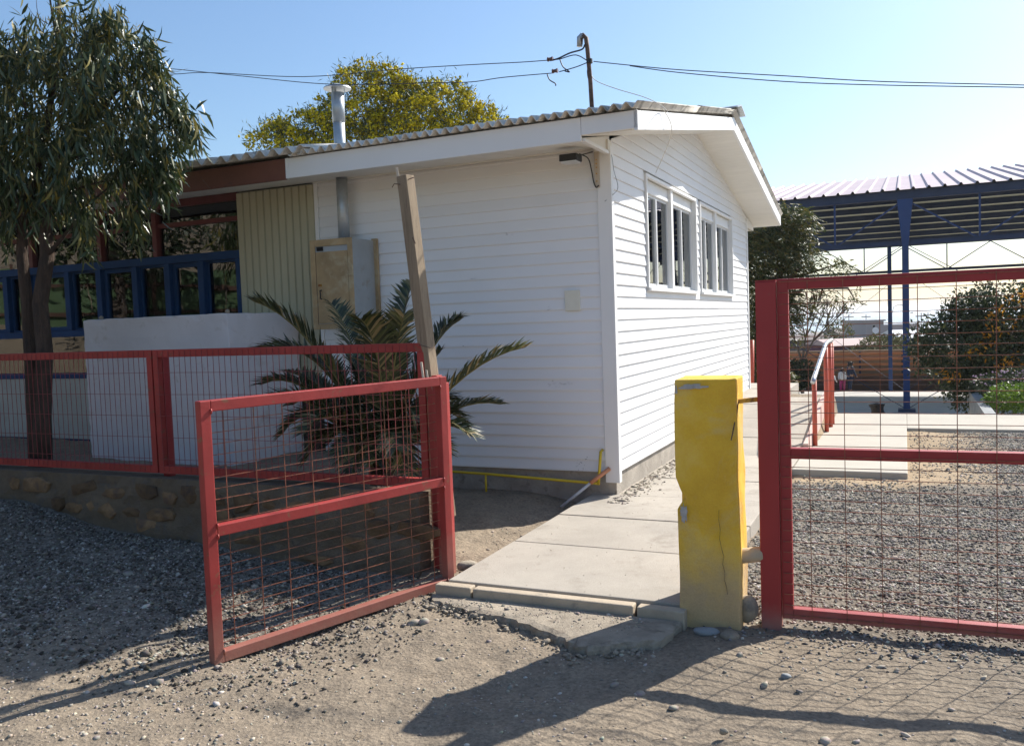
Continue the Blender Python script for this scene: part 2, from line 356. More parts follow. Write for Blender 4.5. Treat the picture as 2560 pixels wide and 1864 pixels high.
# ------------------------------------------------------------------ terrain
def sstep(a, b, x):
    t = np.clip((x-a)/(b-a), 0, 1); return t*t*(3-2*t)
def vnoise(x, y, seed=0):
    xi = np.floor(x).astype(np.int64); yi = np.floor(y).astype(np.int64); xf = x-xi; yf = y-yi
    def h(i, j):
        n = (i*374761393+j*668265263+seed*1442695041) & 0xffffffff
        n = ((n ^ (n >> 13))*1274126177) & 0xffffffff
        return ((n ^ (n >> 16)) & 0xffff)/65535.0
    u = xf*xf*(3-2*xf); v = yf*yf*(3-2*yf)
    return (h(xi, yi)*(1-u)+h(xi+1, yi)*u)*(1-v)+(h(xi, yi+1)*(1-u)+h(xi+1, yi+1)*u)*v
FENCE_T = -2.08                            # fence line in the yard frame
def gz(x, y, fine=True):
    x = np.asarray(x, float); y = np.asarray(y, float)
    dx, dy = x-C0[0], y-C0[1]; s = dx*CB-dy*SB; t = dx*SB+dy*CB
    # lane in front of the stone wall climbs to the left
    z = np.interp(s, [-9, -4.8, -4.1, -3.2, -2.45, -1.6, -1, 5], [.42, .30, .25, .12, .085, .0, -.02, -.02])*sstep(-4.6, -2.6, t)
    # raised planting ground behind the wall
    up = .40*sstep(-2.05-.15, -2.05, t)*(1-sstep(-1.5, -.8, s+ .35*(t+2.05)))
    z = np.where(t > FENCE_T-.12, np.maximum(up, np.where(t > FENCE_T, 0, z)), z)
    z = np.where((t > FENCE_T) , np.maximum(z, .08*(1-sstep(-.9, -.1, s))), z)
    # path side of the house
    ramp_ = .33*sstep(2.2, 5.2, t)*(1-sstep(1.2, 1.3, s))*sstep(-.3, 0, s)
    z = z+ramp_
    z = z+.055*sstep(.3, 1.4, t)*sstep(1.1, 1.25, s)*(1-sstep(6.2, 6.35, t))
    z = z+.030*sstep(-3.5, -2.9, t)*(1-sstep(-2.4, -2.2, t))*sstep(-.8, -.2, s)*(1-sstep(1.2, 1.8, s))
    # court far below, beyond the platform
    low = np.where(t < 19.5, -1.30, np.where(t < 44, -1.35-(t-19.5)*.0578, -2.77-(t-44)*.019))
    low = np.maximum(low, -21.5)
    k = sstep(6.35, 6.75, t)*sstep(1.25, 1.4, s+np.maximum(0, t-6.7)*3)
    z = z*(1-k)+low*k
    if fine:
        near = (np.abs(x) < 9) & (y < 14)
        n = (vnoise(x*1.3, y*1.3, 1)-.5)*.035+(vnoise(x*5, y*5, 2)-.5)*.024+(vnoise(x*19, y*19, 3)-.5)*.010+(vnoise(x*55, y*55, 5)-.5)*.006
        z = z+np.where(near, n, (vnoise(x*.3, y*.3, 4)-.5)*.1*(1-k))
    return z
def gravel_mask(s, t, x, y):
    yard = sstep(1.15, 1.3, s)*(1-sstep(4.6, 5.0, t))*sstep(-2.7, -2.2, t)
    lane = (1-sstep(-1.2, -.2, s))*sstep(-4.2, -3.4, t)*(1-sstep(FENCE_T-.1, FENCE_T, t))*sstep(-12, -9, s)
    front = .25+.35*sstep(1.6, 2.6, s)*sstep(-3.6, -2.8, t)
    return np.clip(np.maximum(np.maximum(yard, lane), front*(t < FENCE_T)), 0, 1)
def grid(xs, ys):
    X, Y = np.meshgrid(xs, ys); nx, ny = len(xs), len(ys)
    i = np.arange(nx*ny).reshape(ny, nx)
    F = np.stack([i[:-1, :-1], i[:-1, 1:], i[1:, 1:], i[1:, :-1]], -1).reshape(-1, 4)
    return X.ravel(), Y.ravel(), F
xs = np.concatenate([[-3000, -1200, -400, -150, -60, -30, -18, -12], np.arange(-9, -5, .12), np.arange(-5, 5, .028), np.arange(5, 9, .12), [12, 18, 26, 35, 45, 60, 80, 110, 150, 250, 500, 1100, 3000]])
ys = np.concatenate([[-60, -20, -8, -3, 0, 1, 1.6], np.arange(2, 6.5, .024), np.arange(6.5, 14.5, .06), np.arange(14.6, 22, .4), np.arange(22, 60, 2), [65, 75, 90, 110, 140, 180, 240, 320, 420, 600, 900, 1200]])
GX, GY, GF = grid(xs, ys)
GZ = gz(GX, GY)
g = npmesh('ground', np.stack([GX, GY, GZ], 1), GF, 'ground', smooth=True); struct(g)
_s = (GX-C0[0])*CB-(GY-C0[1])*SB; _t = (GX-C0[0])*SB+(GY-C0[1])*CB
at_ = g.data.attributes.new('gravel', 'FLOAT', 'POINT'); at_.data.foreach_set('value', gravel_mask(_s, _t, GX, GY).astype(np.float32))
sd = np.maximum(sstep(1.1, 1.3, _s)*sstep(.9, 1.35, _t+(vnoise(GX*2, GY*2, 9)-.5)*.6)*(1-sstep(2.3, 3.4, _s))*(1-sstep(4.9, 5.2, _t)), 0)*.9
at_ = g.data.attributes.new('sand', 'FLOAT', 'POINT'); at_.data.foreach_set('value', sd.astype(np.float32))

def icos():
    bm = bmesh.new(); bmesh.ops.create_icosphere(bm, subdivisions=1, radius=1)
    V = np.array([v.co[:] for v in bm.verts]); F = np.array([[v.index for v in f.verts] for f in bm.faces]); bm.free(); return V, F
ICO = icos()
OCT = (np.array([(1, 0, 0), (0, 1, 0), (-1, 0, 0), (0, -1, 0), (0, 0, 1), (0, 0, -1)], float),
       np.array([(0, 1, 4), (1, 2, 4), (2, 3, 4), (3, 0, 4), (1, 0, 5), (2, 1, 5), (3, 2, 5), (0, 3, 5)]))
def scatter(name, pos, size, mat, base, flat=(.35, .8), jit=.22, kind='stuff', label=None, cat=None, parent=None):
    V0, F0 = base; n = len(pos); k = len(V0)
    th = rng.uniform(0, 2*np.pi, n); c, s = np.cos(th), np.sin(th)
    sc = np.stack([size*rng.uniform(.7, 1.3, n), size*rng.uniform(.6, 1.0, n), size*rng.uniform(flat[0], flat[1], n)], 1)
    V = V0[None]*(1+rng.uniform(-jit, jit, (n, k, 1)))*sc[:, None, :]
    x = V[..., 0]*c[:, None]-V[..., 1]*s[:, None]; y = V[..., 0]*s[:, None]+V[..., 1]*c[:, None]
    tl = rng.uniform(-.35, .35, (n, 1)); z = V[..., 2]+x*tl
    V = np.stack([x, y, z], -1)+pos[:, None, :]
    F = (F0[None]+(np.arange(n)*k)[:, None, None]).reshape(-1, 3)
    o = npmesh(name, V.reshape(-1, 3), F, mat, parent, kind)
    if label: tag(o, label, cat)
    return o
def blocked(s, t):
    path = (s > -.24) & (s < 1.2) & (t > -2.64) & (t < 7)
    plat = (s > 1.15) & (s < 2.2) & (t > 1.5) | ((s > 1.15) & (t > 4.75))
    house = (s < 0) & (t > -.0); wall = (t > FENCE_T-.16) & (t < FENCE_T+.12) & (s < -.5)
    apron = (s > -.25) & (s < 1.12) & (t > -2.9) & (t < -2.6)
    return path | plat | house | wall | apron
def field(n, x0, x1, y0, y1, dens):
    x = rng.uniform(x0, x1, n); y = y0+(y1-y0)*rng.random(n); s = (x-C0[0])*CB-(y-C0[1])*SB; t = (x-C0[0])*SB+(y-C0[1])*CB
    ok = (rng.random(n) < dens(s, t, x, y)) & ~blocked(s, t); x, y = x[ok], y[ok]
    return x, y
def vis(x, y, m=.35): return (x > -.62*y-m) & (x < .62*y+m)
# dense grey yard gravel
x, y = field(150000, .9, 6.6, 3.4, 11, lambda s, t, x, y: vis(x, y)*sstep(1.15, 1.3, s)*(1-sstep(4.5, 4.9, t))*sstep(-2.9, -1.9, t)*(1-.85*sstep(1.0, 1.3, t)*(1-sstep(2.4, 3.3, s)))*(.55+.45*(vnoise(x*2, y*2, 8) > .3)))
sz = rng.gamma(5, .0013, len(x))+.0035
scatter('yard_gravel', np.stack([x, y, gz(x, y)+sz*.2], 1), sz, 'pebble_grey', OCT, label='grey crushed gravel covering the school yard behind the mesh gate', cat='gravel')
# lane gravel in the house shadow, its colour darkened to deepen it
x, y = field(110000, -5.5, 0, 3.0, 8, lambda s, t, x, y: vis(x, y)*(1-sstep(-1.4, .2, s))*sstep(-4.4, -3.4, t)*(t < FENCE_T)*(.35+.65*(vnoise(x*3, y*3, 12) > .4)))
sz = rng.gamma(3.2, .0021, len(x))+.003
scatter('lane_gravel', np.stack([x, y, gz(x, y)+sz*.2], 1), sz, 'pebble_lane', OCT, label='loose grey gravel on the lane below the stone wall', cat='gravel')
# mixed pebbles on the dirt in front
x, y = field(60000, -3, 3.2, 2.3, 6.5, lambda s, t, x, y: vis(x, y)*np.clip(.03+.55*(vnoise(x*2.3, y*2.3, 21)-.45)+.30*(x < -1)+.12*sstep(1.3, 2, x), .04, .8))
sz = rng.gamma(2.0, .0017, len(x))+.0022
scatter('dirt_pebbles', np.stack([x, y, gz(x, y)+sz*.0], 1), sz, 'pebble_tan', ICO, flat=(.4, .8), label='small mixed pebbles strewn over the tan dirt in front of the gates', cat='pebbles')
x, y = field(240, -3, 3.2, 2.3, 6.5, lambda s, t, x, y: vis(x, y)*.6)
sz = rng.gamma(5, .0028, len(x))+.006
scatter('larger_pebbles', np.stack([x, y, gz(x, y)+sz*.1], 1), sz, 'pebble_tan', ICO, flat=(.4, .65), jit=.12, label='thumb sized stones scattered among the pebbles on the dirt', cat='pebbles')

# ------------------------------------------------------------------ path, kerb, apron
path = thing('path', None, None, frame=True); struct(path)
jt = [-2.52, -1.60, -.784, .03, .84, 1.55, 2.3, 3.1, 3.9, 4.6, 5.2, 6.6]
def pz(t): return .10+.33*float(sstep(2.2, 5.2, t))
for i in range(len(jt)-1):
    b_ = MB(); a0, a1 = jt[i]+.006, jt[i+1]-.006
    dz = rnd.uniform(-.003, .003)
    v = []
    for s_ in (-.22, 1.19 if jt[i+1] < 5.3 else .62):
        for t_ in (a0, a1):
            v += [(s_, t_, pz(t_)-.16), (s_, t_, pz(t_)+dz)]
    b_.add(v, [(0, 1, 3, 2), (4, 6, 7, 5), (0, 4, 5, 1), (2, 3, 7, 6), (1, 5, 7, 3), (0, 2, 6, 4)])
    b_.build('slab', 'conc', path, bev=.006)
for i, (a0, a1) in enumerate(((-.26, -.035), (-.022, .895), (.915, 1.16))):
    b_ = MB(); b_.box(a0, a1, -2.60, -2.53, -.06, .094-.003*i)
    b_.build('kerb_stone', 'kerb', path, bev=.008)
# crumbling apron
b_ = MB(); pts = []
edge = [(-.28, -2.61), (-.24, -2.66), (-.15, -2.72), (0, -2.76), (.12, -2.80), (.26, -2.82), (.4, -2.86), (.55, -2.92), (.66, -3.0), (.78, -3.06), (.88, -3.03), (.97, -2.93), (1.12, -2.86), (1.15, -2.61)]
dense = []
for i in range(len(edge)-1):
    for k in range(5):
        f = k/5; p = (edge[i][0]*(1-f)+edge[i+1][0]*f, edge[i][1]*(1-f)+edge[i+1][1]*f)
        j = .012 if p[1] < -2.65 else 0
        dense.append((p[0]+rnd.uniform(-j, j), p[1]+rnd.uniform(-j, j)))
dense.append(edge[-1])
n_ = len(dense)
bot = [(p[0]*1.0+.0, p[1]-.012 if p[1] < -2.65 else p[1], -.05) for p in dense]
mid_ = [(p[0], p[1]-.008+rnd.uniform(-.008, .012), .018+rnd.uniform(-.006,.006)) for p in dense]
top = [(p[0]+rnd.uniform(-.006,.006), p[1]+rnd.uniform(-.004,.01), .036+rnd.uniform(-.005, .003)) for p in dense]
ins = [(p[0]*.98+.01, min(-2.61, p[1]+.045), .042) for p in dense]
v = bot+mid_+top+ins; f = []
for r_ in range(3):
    for i in range(n_-1): f.append((r_*n_+i, r_*n_+i+1, (r_+1)*n_+i+1, (r_+1)*n_+i))
f.append(tuple(3*n_+i for i in range(n_)))
b_.add(v, f); o = inframe(b_.build('concrete_apron', 'apron')); struct(o)
# crumbs along the broken edge
ex = []
for i in range(260):
    q = dense[rnd.randrange(4, n_-6)]; p = W(q[0]+rnd.uniform(-.05, .05), q[1]-abs(rnd.gauss(.0, .045))-.012); ex.append((p.x, p.y))
ex = np.array(ex); sz = rng.gamma(2, .0032, len(ex))+.003
scatter('concrete_crumbs', np.stack([ex[:, 0], ex[:, 1], gz(ex[:, 0], ex[:, 1])+sz*.4], 1), sz, 'apron', ICO, jit=.4, label='crumbled concrete bits along the broken edge of the step', cat='rubble')

q = [W(x_, y_) for x_, y_ in zip(rng.uniform(-.15, 1.0, 420), -2.62-np.abs(rng.normal(0, .13, 420)))]
scatter('apron_grit', np.array([(p.x, p.y, .043) for p in q if ST(p.x, p.y)[1] > -2.86]), rng.gamma(2, .0016, sum(1 for p in q if ST(p.x, p.y)[1] > -2.86))+.0015, 'pebble_tan', ICO, flat=(.3, .7), label='grit and small stones lying on the rough concrete step', cat='grit')
def rock(name, loc, size, mat, label, rz=0, seed=0, rot=(0, 0, 0), cat='stone'):
    bm = bmesh.new(); bmesh.ops.create_icosphere(bm, subdivisions=3, radius=1); r = random.Random(seed)
    ph = [r.uniform(0, 9) for _ in range(6)]
    for v_ in bm.verts:
        c = v_.co; d = 1+.10*math.sin(2.3*c.x+ph[0])*math.cos(2.1*c.y+ph[1])+.07*math.sin(4*c.z+ph[2]+c.x*2)+.03*math.sin(9*c.x+ph[3])*math.sin(8*c.y+ph[4])
        v_.co = Vector((c.x*size[0]*d, c.y*size[1]*d, c.z*size[2]*d))
    me = bpy.data.meshes.new(name); bm.to_mesh(me); bm.free(); me.materials.append(MT[mat])
    me.polygons.foreach_set('use_smooth', [True]*len(me.polygons))
    o = bpy.data.objects.new(name, me); COL.objects.link(o); o.location = loc; o.rotation_euler = (rot[0], rot[1], rz)
    return tag(o, label, cat)
rock('stone', (1.135, 4.235, .085), (.052, .05, .075), 'rock', 'round tan stone wedged upright between yellow pillar and red gate post', seed=2)
rock('stone', (1.11, 4.33, .15), (.035, .04, .03), 'rock', 'small brown stone resting behind the round stone by the yellow pillar', seed=5, rot=(0, .5, 0))
rock('stone', (.90, 4.12, .015), (.062, .035, .026), 'rockgrey', 'flat pale grey stone lying against the front foot of the yellow pillar', seed=8, rz=-.2)
rock('stone', (1.0, 4.06, .012), (.05, .04, .028), 'apron', 'jagged dark lump of concrete beside the flat stone at the pillar foot', seed=9, rz=.7)
rock('stone', at(1965, 1690, 3.62)+Vector((0, 0, .0)), (.022, .016, .015), 'rockgrey', 'fist sized grey stone alone on the dirt in front of the right gate', seed=12)
rock('stone', at(1810, 1827, 3.12)+Vector((0, 0, .0)), (.018, .013, .012), 'rock', 'pale stone near the lower edge of the photo below the yellow pillar', seed=13)
rock('stone', at(1170, 1412, 5.2)+Vector((0, 0, .0)), (.075, .035, .03), 'rock', 'flat brown stone lying in dirt beside the left edge of the path', seed=15, rz=.5)

n_ = 700; a = np.abs(rng.normal(0, .10, n_))+.01; t_ = rng.uniform(-.35, 3.2, n_); q = [W(x_, y_) for x_, y_ in zip(a, t_)]
sz = rng.gamma(2.5, .0028, n_)+.003
scatter('path_debris', np.array([(p.x, p.y, .103) for p in q])*np.ones((1, 3))+np.stack([0*a, 0*a, .33*sstep(2.2, 5.2, t_)], 1), sz, 'pebble_tan', ICO, flat=(.15, .4), label='dry crumbs and leaf litter on the path along the house plinth', cat='debris')
q = [W(x_, y_) for x_, y_ in zip(rng.uniform(-.2, 1.15, 260), rng.uniform(-2.5, 1.5, 260))]
scatter('path_grit', np.array([(p.x, p.y, .102) for p in q]), rng.uniform(.0015, .004, 260), 'pebble_tan', ICO, flat=(.3, .6), label='fine grit scattered over the concrete path slabs', cat='grit')
mb = MB()
for i in range(70):
    x_ = rnd.uniform(-1.6, 2.2); y_ = rnd.uniform(2.6, 5.6); a_ = rnd.uniform(0, 6.28); l_ = rnd.uniform(.012, .05)
    s_, t_ = ST(x_, y_)
    if bool(blocked(np.array(s_), np.array(t_))): continue
    z_ = float(gz(x_, y_))+.004; mb.tube([(x_, y_, z_), (x_+l_*.5*math.cos(a_), y_+l_*.5*math.sin(a_), z_+.003), (x_+l_*math.cos(a_+.4), y_+l_*math.sin(a_+.4), z_)], .0014, 4)
tag(mb.build('twigs', 'wood', kind='stuff'), 'dry twigs and straw scattered on the dirt before the gates', 'twigs')
# ------------------------------------------------------------------ platform, ramp wall, court
b_ = MB(); b_.box(1.2, 2.18, 1.545, 6.3, -.25, .10)
plat = inframe(b_.build('platform', 'platform', bev=.01)); struct(plat)
b_ = MB(); b_.box(2.18, 9, 4.74, 6.3, -.25, .097)
o = inframe(b_.build('platform_slab', 'platform', bev=.01)); struct(o)
o.parent = None
b_ = MB(); v = []
tt = np.linspace(2.6, 5.2, 12)
lo = [(1.245, t_, .09) for t_ in tt]; hi = [(1.245, t_, pz(t_)+.07) for t_ in tt]
b_.prism(lo+hi[::-1], (-.05, 0, 0)); o = inframe(b_.build('ramp_side_wall', 'rampside'))
tag(o, 'low pink plastered wall edging the ramp beside the handrail', 'wall')
b_ = MB(); b_.box(-.3, .62, 6.61, 7.6, -1.4, .43); o = inframe(b_.build('ramp_landing', 'platform')); struct(o)
xs2 = np.arange(-14, 40.1, 2.); ys2 = np.concatenate([[7.5], np.arange(9.5, 44, 1.5)])
X, Y, F = grid(xs2, ys2); Z = np.where(Y < 19.5, -1.26, -1.31-(Y-19.5)*.0578)
o = inframe(npmesh('court', np.stack([X, Y, Z], 1), F, 'court')); struct(o)

# ------------------------------------------------------------------ the white house
H = thing('school_building', 'long white school building with vinyl siding, corrugated roof and a blue framed window front', 'building', frame=True)
def zr(t): return 3.056+.1847*((t+.61) if t < 3.31 else (6.62-t+.61))
RT, UT = .0, -.14
# plinth
b_ = MB(); b_.box(-12, -.012, .012, 6.6, -.25, .30); b_.build('plinth', 'plinth', H, bev=.006)
# structural wall leaves behind the cladding
wl = MB()
wl.box(-2.885, -.02, .004, .10, .30, 2.93)
WG = ((1.045, 3.064), (3.333, 5.317)); WZ0, WZ1 = 1.83, 2.84
wb = [(.104, 1.045), (3.064, 3.333), (5.317, 6.60)]
for a0, a1 in wb: wl.box(-.10, -.004, a0, a1, .30, 2.93)
for a0, a1 in WG: wl.box(-.10, -.004, a0, a1, .30, WZ0); wl.box(-.10, -.004, a0, a1, WZ1, 2.93)
gp = [(-.10, .0, 2.932), (-.10, 6.62, 2.932), (-.10, 3.31, zr(3.31)-.16)]
wl.prism(gp, (.096, 0, 0))
wl.box(-12, -.10, 6.5, 6.6, .30, 2.93)
wl.box(-12.1, -12, 0, 6.6, .0, 2.93)
wl.box(-12, -.10, .10, 6.5, 2.90, 2.93)
wl.box(-2.985, -2.905, .104, 6.49, .30, 2.89)
wl.box(-12, -.11, .104, 6.49, .302, .32)
wl.build('wall', 'wallbeige', H)
# siding boards
PITCHB = .0965
def board(parent, side, z0, z1, e0, e1, e0t=None, e1t=None):
    e0t = e0 if e0t is None else e0t; e1t = e1 if e1t is None else e1t
    j = rnd.uniform(-.0012, .0012)
    prof = [(.0, z0, 0), (.017+j, z0, 0), (.0175+j, z0+.012, 0), (.005, z1, 1), (.0, z1, 1)]
    A, B_ = [], []
    for o_, z_, top_ in prof:
        a0, a1 = (e0t, e1t) if top_ else (e0, e1)
        if side == 'A': A.append((a0, -o_, z_)); B_.append((a1, -o_, z_))
        else: A.append((o_, a0, z_)); B_.append((o_, a1, z_))
    mb = MB(); n = 5
    mb.add(A+B_, [(0, 1, 2, 3, 4), (9, 8, 7, 6, 5)]+[(i, (i+1) % n, (i+1) % n+n, i+n) for i in range(n)])
    return mb.build('siding_board', 'siding', parent)
wallA = MB().box(-2.885, -.02, .003, .0035, .31, 2.92).build('long_wall', 'siding', H)
wallB = MB().box(-.0035, -.003, .02, 6.6, .31, 1.8).build('gable_wall', 'siding', H)
z = .29
while z < 2.94:
    z1 = min(z+PITCHB, 2.945)
    board(wallA, 'A', z, z1, -2.86, -.085)
    z += PITCHB
z = .29
def tlim(zz): return max(.0, (zz+.145-3.056)/.1847-.61)
while z < zr(3.31)-.17:
    z1 = z+PITCHB
    if z1 <= 2.93:
        segs = []
        if z1 <= WZ0-.0 or z >= WZ1: segs = [(.035, 6.58)]
        else: segs = [(.035, 1.01), (3.10, 3.297), (5.352, 6.58)]
        if z < WZ0-.02 and z1 > WZ0: segs = [(.035, 1.01), (3.10, 3.297), (5.352, 6.58)]
        for a0, a1 in segs:
            if a1-a0 > 4: board(wallB, 'B', z, z1, a0, 4.31); board(wallB, 'B', z, z1, 4.313, a1)
            else: board(wallB, 'B', z, z1, a0, a1)
        if segs[0][1] < 2 and z < WZ0-.02:
            for a0, a1 in WG: board(wallB, 'B', z, WZ0-.03, a0-.033, a1+.033)
    else:
        a, at2 = max(.035, tlim(z)), max(.035, tlim(min(z1, zr(3.31)-.147)))
        board(wallB, 'B', z, min(z1, zr(3.31)-.147), a, 6.62-a, at2, 6.62-at2)
    z += PITCHB
mb = MB()
for (cs_, cz_, n_, w_, h_) in ((-.45, 1.02, 26, .06, .012), (-1.25, 1.95, 5, .02, .01), (-.55, 1.66, 4, .008, .008), (-.9, 2.3, 4, .02, .006), (-.30, .345, 16, .03, .03), (-1.35, 1.35, 4, .02, .01), (-1.7, 1.6, 5, .03, .02)):
    for q in range(n_):
        a_, z_, l_ = cs_+rnd.gauss(0, w_), cz_+rnd.gauss(0, h_), rnd.uniform(.002, .007)
        mb.add([(a_-l_, -.0215, z_), (a_, -.0215, z_-l_*.5), (a_+l_, -.0215, z_), (a_, -.0215, z_+l_*.5)], [(0, 1, 2, 3)])
mb.build('scuff_marks', 'chipgrey_', H, kind='stuff')
# corner trims
b_ = MB(); b_.box(-.092, .028, -.026, .003, .205, 2.94); b_.box(.003, .028, .003, .04, .205, 2.94)
b_.build('corner_trim', 'trim', H, bev=.003)
b_ = MB(); b_.box(.003, .028, 6.57, 6.64, .205, 2.94); b_.build('corner_trim', 'trim', H, bev=.003)
b_ = MB(); b_.box(-2.905, -2.862, -.024, .003, .30, 2.94); b_.build('joint_trim', 'trim', H, bev=.003)
# windows in the gable wall
def glass_pane(par, a0, a1, z0, z1, s_, side='B'):
    mb = MB()
    if side == 'B': mb.box(s_-.003, s_, a0, a1, z0, z1)
    else: mb.box(a0, a1, s_, s_+.003, z0, z1)
    return mb.build('pane', 'glass', par)
for (g0, g1), midt in zip(WG, (2.04, 4.31)):
    wn = MB()
    wn.box(-.0, .034, g0-.03, g0, WZ0-.03, WZ1+.03); wn.box(.0, .034, g1, g1+.03, WZ0-.03, WZ1+.03)
    wn.box(.0, .034, g0, g1, WZ1, WZ1+.03); wn.box(-.02, .055, g0-.03, g1+.03, WZ0-.032, WZ0-.002)
    wn.box(-.09, .012, midt-.04, midt+.04, WZ0, WZ1)
    # reveals
    wn.box(-.10, 0, g0-.001, g0+.012, WZ0, WZ1); wn.box(-.10, 0, g1-.012, g1+.001, WZ0, WZ1)
    wn.box(-.10, 0, g0+.012, g1-.012, WZ0, WZ0+.01)
    wf = wn.build('window', 'trim', H, bev=.002)
    for a0, a1 in ((g0+.012, midt-.04), (midt+.04, g1-.012)):
        fr = MB(); d0, d1 = -.052, -.030; zt = WZ1-.095
        fr.box(-.085, -.022, a0, a1, zt, WZ1)                       # roller box above the glass
        fr.box(d0, -.012, a0, a1, zt-.03, zt)
        fr.build('shutter_box', 'trim', wf, bev=.003)
        fr = MB(); am = (a0+a1)/2
        fr.box(d0, d1, a0, a0+.03, WZ0+.01, zt-.03); fr.box(d0, d1, a1-.03, a1, WZ0+.01, zt-.03)
        fr.box(d0, d1, a0+.03, a1-.03, WZ0+.01, WZ0+.045); fr.box(d0, d1, a0+.03, a1-.03, zt-.055, zt-.03)
        fr.box(d0-.002, d1+.012, am-.022, am+.022, WZ0+.045, zt-.055)
        fr.build('frame', 'alu', wf, bev=.002)
        for q0, q1 in ((a0+.03, am-.022), (am+.022, a1-.03)): glass_pane(wf, q0, q1, WZ0+.045, zt-.055, -.041)
    # no blinds; the sheet below makes the room look dark
# near-black sheet behind the gable windows, painted as the unlit room
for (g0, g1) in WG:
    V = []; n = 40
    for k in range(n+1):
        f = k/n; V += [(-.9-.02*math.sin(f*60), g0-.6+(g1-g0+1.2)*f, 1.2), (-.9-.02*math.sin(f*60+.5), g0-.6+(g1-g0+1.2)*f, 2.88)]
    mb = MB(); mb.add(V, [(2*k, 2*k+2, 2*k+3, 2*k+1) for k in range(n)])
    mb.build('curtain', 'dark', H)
# yellow corrugated cladding bay
mb = MB(); P0, P1 = -3.85, -2.905; nr = 11; pr = []
for k in range(nr):
    a = P0+(P1-P0)*k/nr; d = (P1-P0)/nr
    pr += [(a, -.004), (a+d*.10, -.022), (a+d*.85, -.022), (a+d*.95, -.004)]
pr.append((P1, -.004))
V = [(s_, o_, 2.92) for s_, o_ in pr]+[(s_, o_, .95) for s_, o_ in pr]; n = len(pr)
mb.add(V, [(i, i+1, i+1+n, i+n) for i in range(n-1)]); mb.build('yellow_cladding', 'yellow_clad', H)
MB().box(P0, P1, .0, .1, .30, 2.93).build('bay_wall', 'wallbeige', H)
MB().box(P0, P1, -.03, -.001, .30, .95).build('base_panel', 'brown_base', H, bev=.003)
# blue and maroon window front on the left
L0 = -11.5
bp = MB(); bp.box(L0, P0-.002, .0, .09, .42, 1.10); bp.build('lower_wall', 'wallbeige', H)
MB().box(L0, P0-.002, -.012, .088, .28, .418).build('wall_base', 'navy_base', H)
MB().box(L0, P0-.002, -.01, .09, 1.102, 1.16).build('lower_rail', 'blue', H, bev=.003)
MB().box(L0, P0-.002, .055, .06, 1.16, 1.57).build('pane', 'glass', H)
MB().box(L0, P0-.002, .045, .07, 1.36, 1.385).build('glazing_bar', 'maroon', H)
MB().box(L0, P0-.002, -.02, .11, 1.57, 1.64).build('window_sill', 'blue', H, bev=.003)
MB().box(L0, P0-.002, -.01, .11, 2.29, 2.37).build('transom', 'blue', H, bev=.003)
MB().box(L0, P0-.002, .0, .09, 2.865, 2.94).build('head_beam', 'maroon', H, bev=.003)
MB().box(L0, P0-.002, .01, .07, 2.665, 2.71).build('glazing_rail', 'maroon', H, bev=.003)
for a in (-5.80, -4.98, -6.9, -7.9, -9.0, -10.2):
    MB().box(a-.03, a+.03, -.012, .085, 2.372, 2.864).build('mullion', 'maroon', H, bev=.003)
for z0, z1 in ((2.372, 2.664), (2.712, 2.864)):
    MB().box(L0, P0-.002, .04, .045, z0, z1).build('pane', 'glass', H)
cols = [(-3.85-.03, .03), (-4.325, .095), (-4.78, .105), (-5.255, .095), (-5.805, .085), (-6.31, .075), (-6.95, .09), (-7.33, .09), (-8.2, .09), (-9.1, .09), (-10, .09), (-11, .09)]
GT = .08
for i, (c_, hw) in enumerate(cols):
    p0_ = c_-hw*.9
    MB().box(p0_, min(p0_+.078, P0-.003), -.014, GT-.002, 1.642, 2.288).build('window_post', 'blue', H, bev=.004)
for i in range(len(cols)-1):
    a1 = cols[i][0]-cols[i][1]*.9; a0 = cols[i+1][0]-cols[i+1][1]*.9+.078
    f_ = MB(); d = .022 if i % 2 == 0 else .045
    f_.box(a0, a0+d, GT-.045, GT, 1.642, 2.288); f_.box(a1-d, a1, GT-.045, GT, 1.642, 2.288)
    f_.box(a0+d, a1-d, GT-.045, GT, 1.642, 1.642+d); f_.box(a0+d, a1-d, GT-.045, GT, 2.288-d, 2.288)
    fo = f_.build('window', 'blue', H, bev=.003)
    MB().box(a0+d, a1-d, GT-.022, GT-.018, 1.642+d, 2.288-d).build('pane', 'glass', fo)
MT['curtain'] = M('beige_curtain', (.38, .33, .26), .9, .15, 3, stretch=(8, 8, .3))
MT['curtaingrey'] = M('grey_curtain', (.20, .19, .20), .9, .15, 3, stretch=(8, 8, .3))
for a0, a1, mt_ in ((-4.21, -3.88, 'curtaingrey'), (-4.75, -4.55, 'curtain'), (-5.75, -5.42, 'curtain'), (-6.9, -6.4, 'curtain'), (-8, -7.3, 'curtain')):
    V = []; n = 24
    for k in range(n+1):
        f = k/n; V += [(a0+(a1-a0)*f, .20+.02*math.sin(f*38), 1.5), (a0+(a1-a0)*f, .20+.02*math.sin(f*38+.6), 2.34)]
    mb = MB(); mb.add(V, [(2*k, 2*k+2, 2*k+3, 2*k+1) for k in range(n)]); mb.build('curtain', mt_, H)
# fascias
def fasc(a0, a1, z0, z1, mt_, nm='fascia'):
    MB().box(a0, a1, -.635, -.61, z0, z1).build(nm, mt_, H, bev=.003)
fasc(-2.73, -.002, 2.872, 3.045, 'trim'); fasc(-.0, .43, 2.915, 3.045, 'trim')
MB().box(-2.727, -2.695, -.638, -.636, 2.872, 3.045).build('fascia_joint', 'trim', H)
fasc(-11.6, -2.733, 2.865, 3.045, 'fascia_brown')
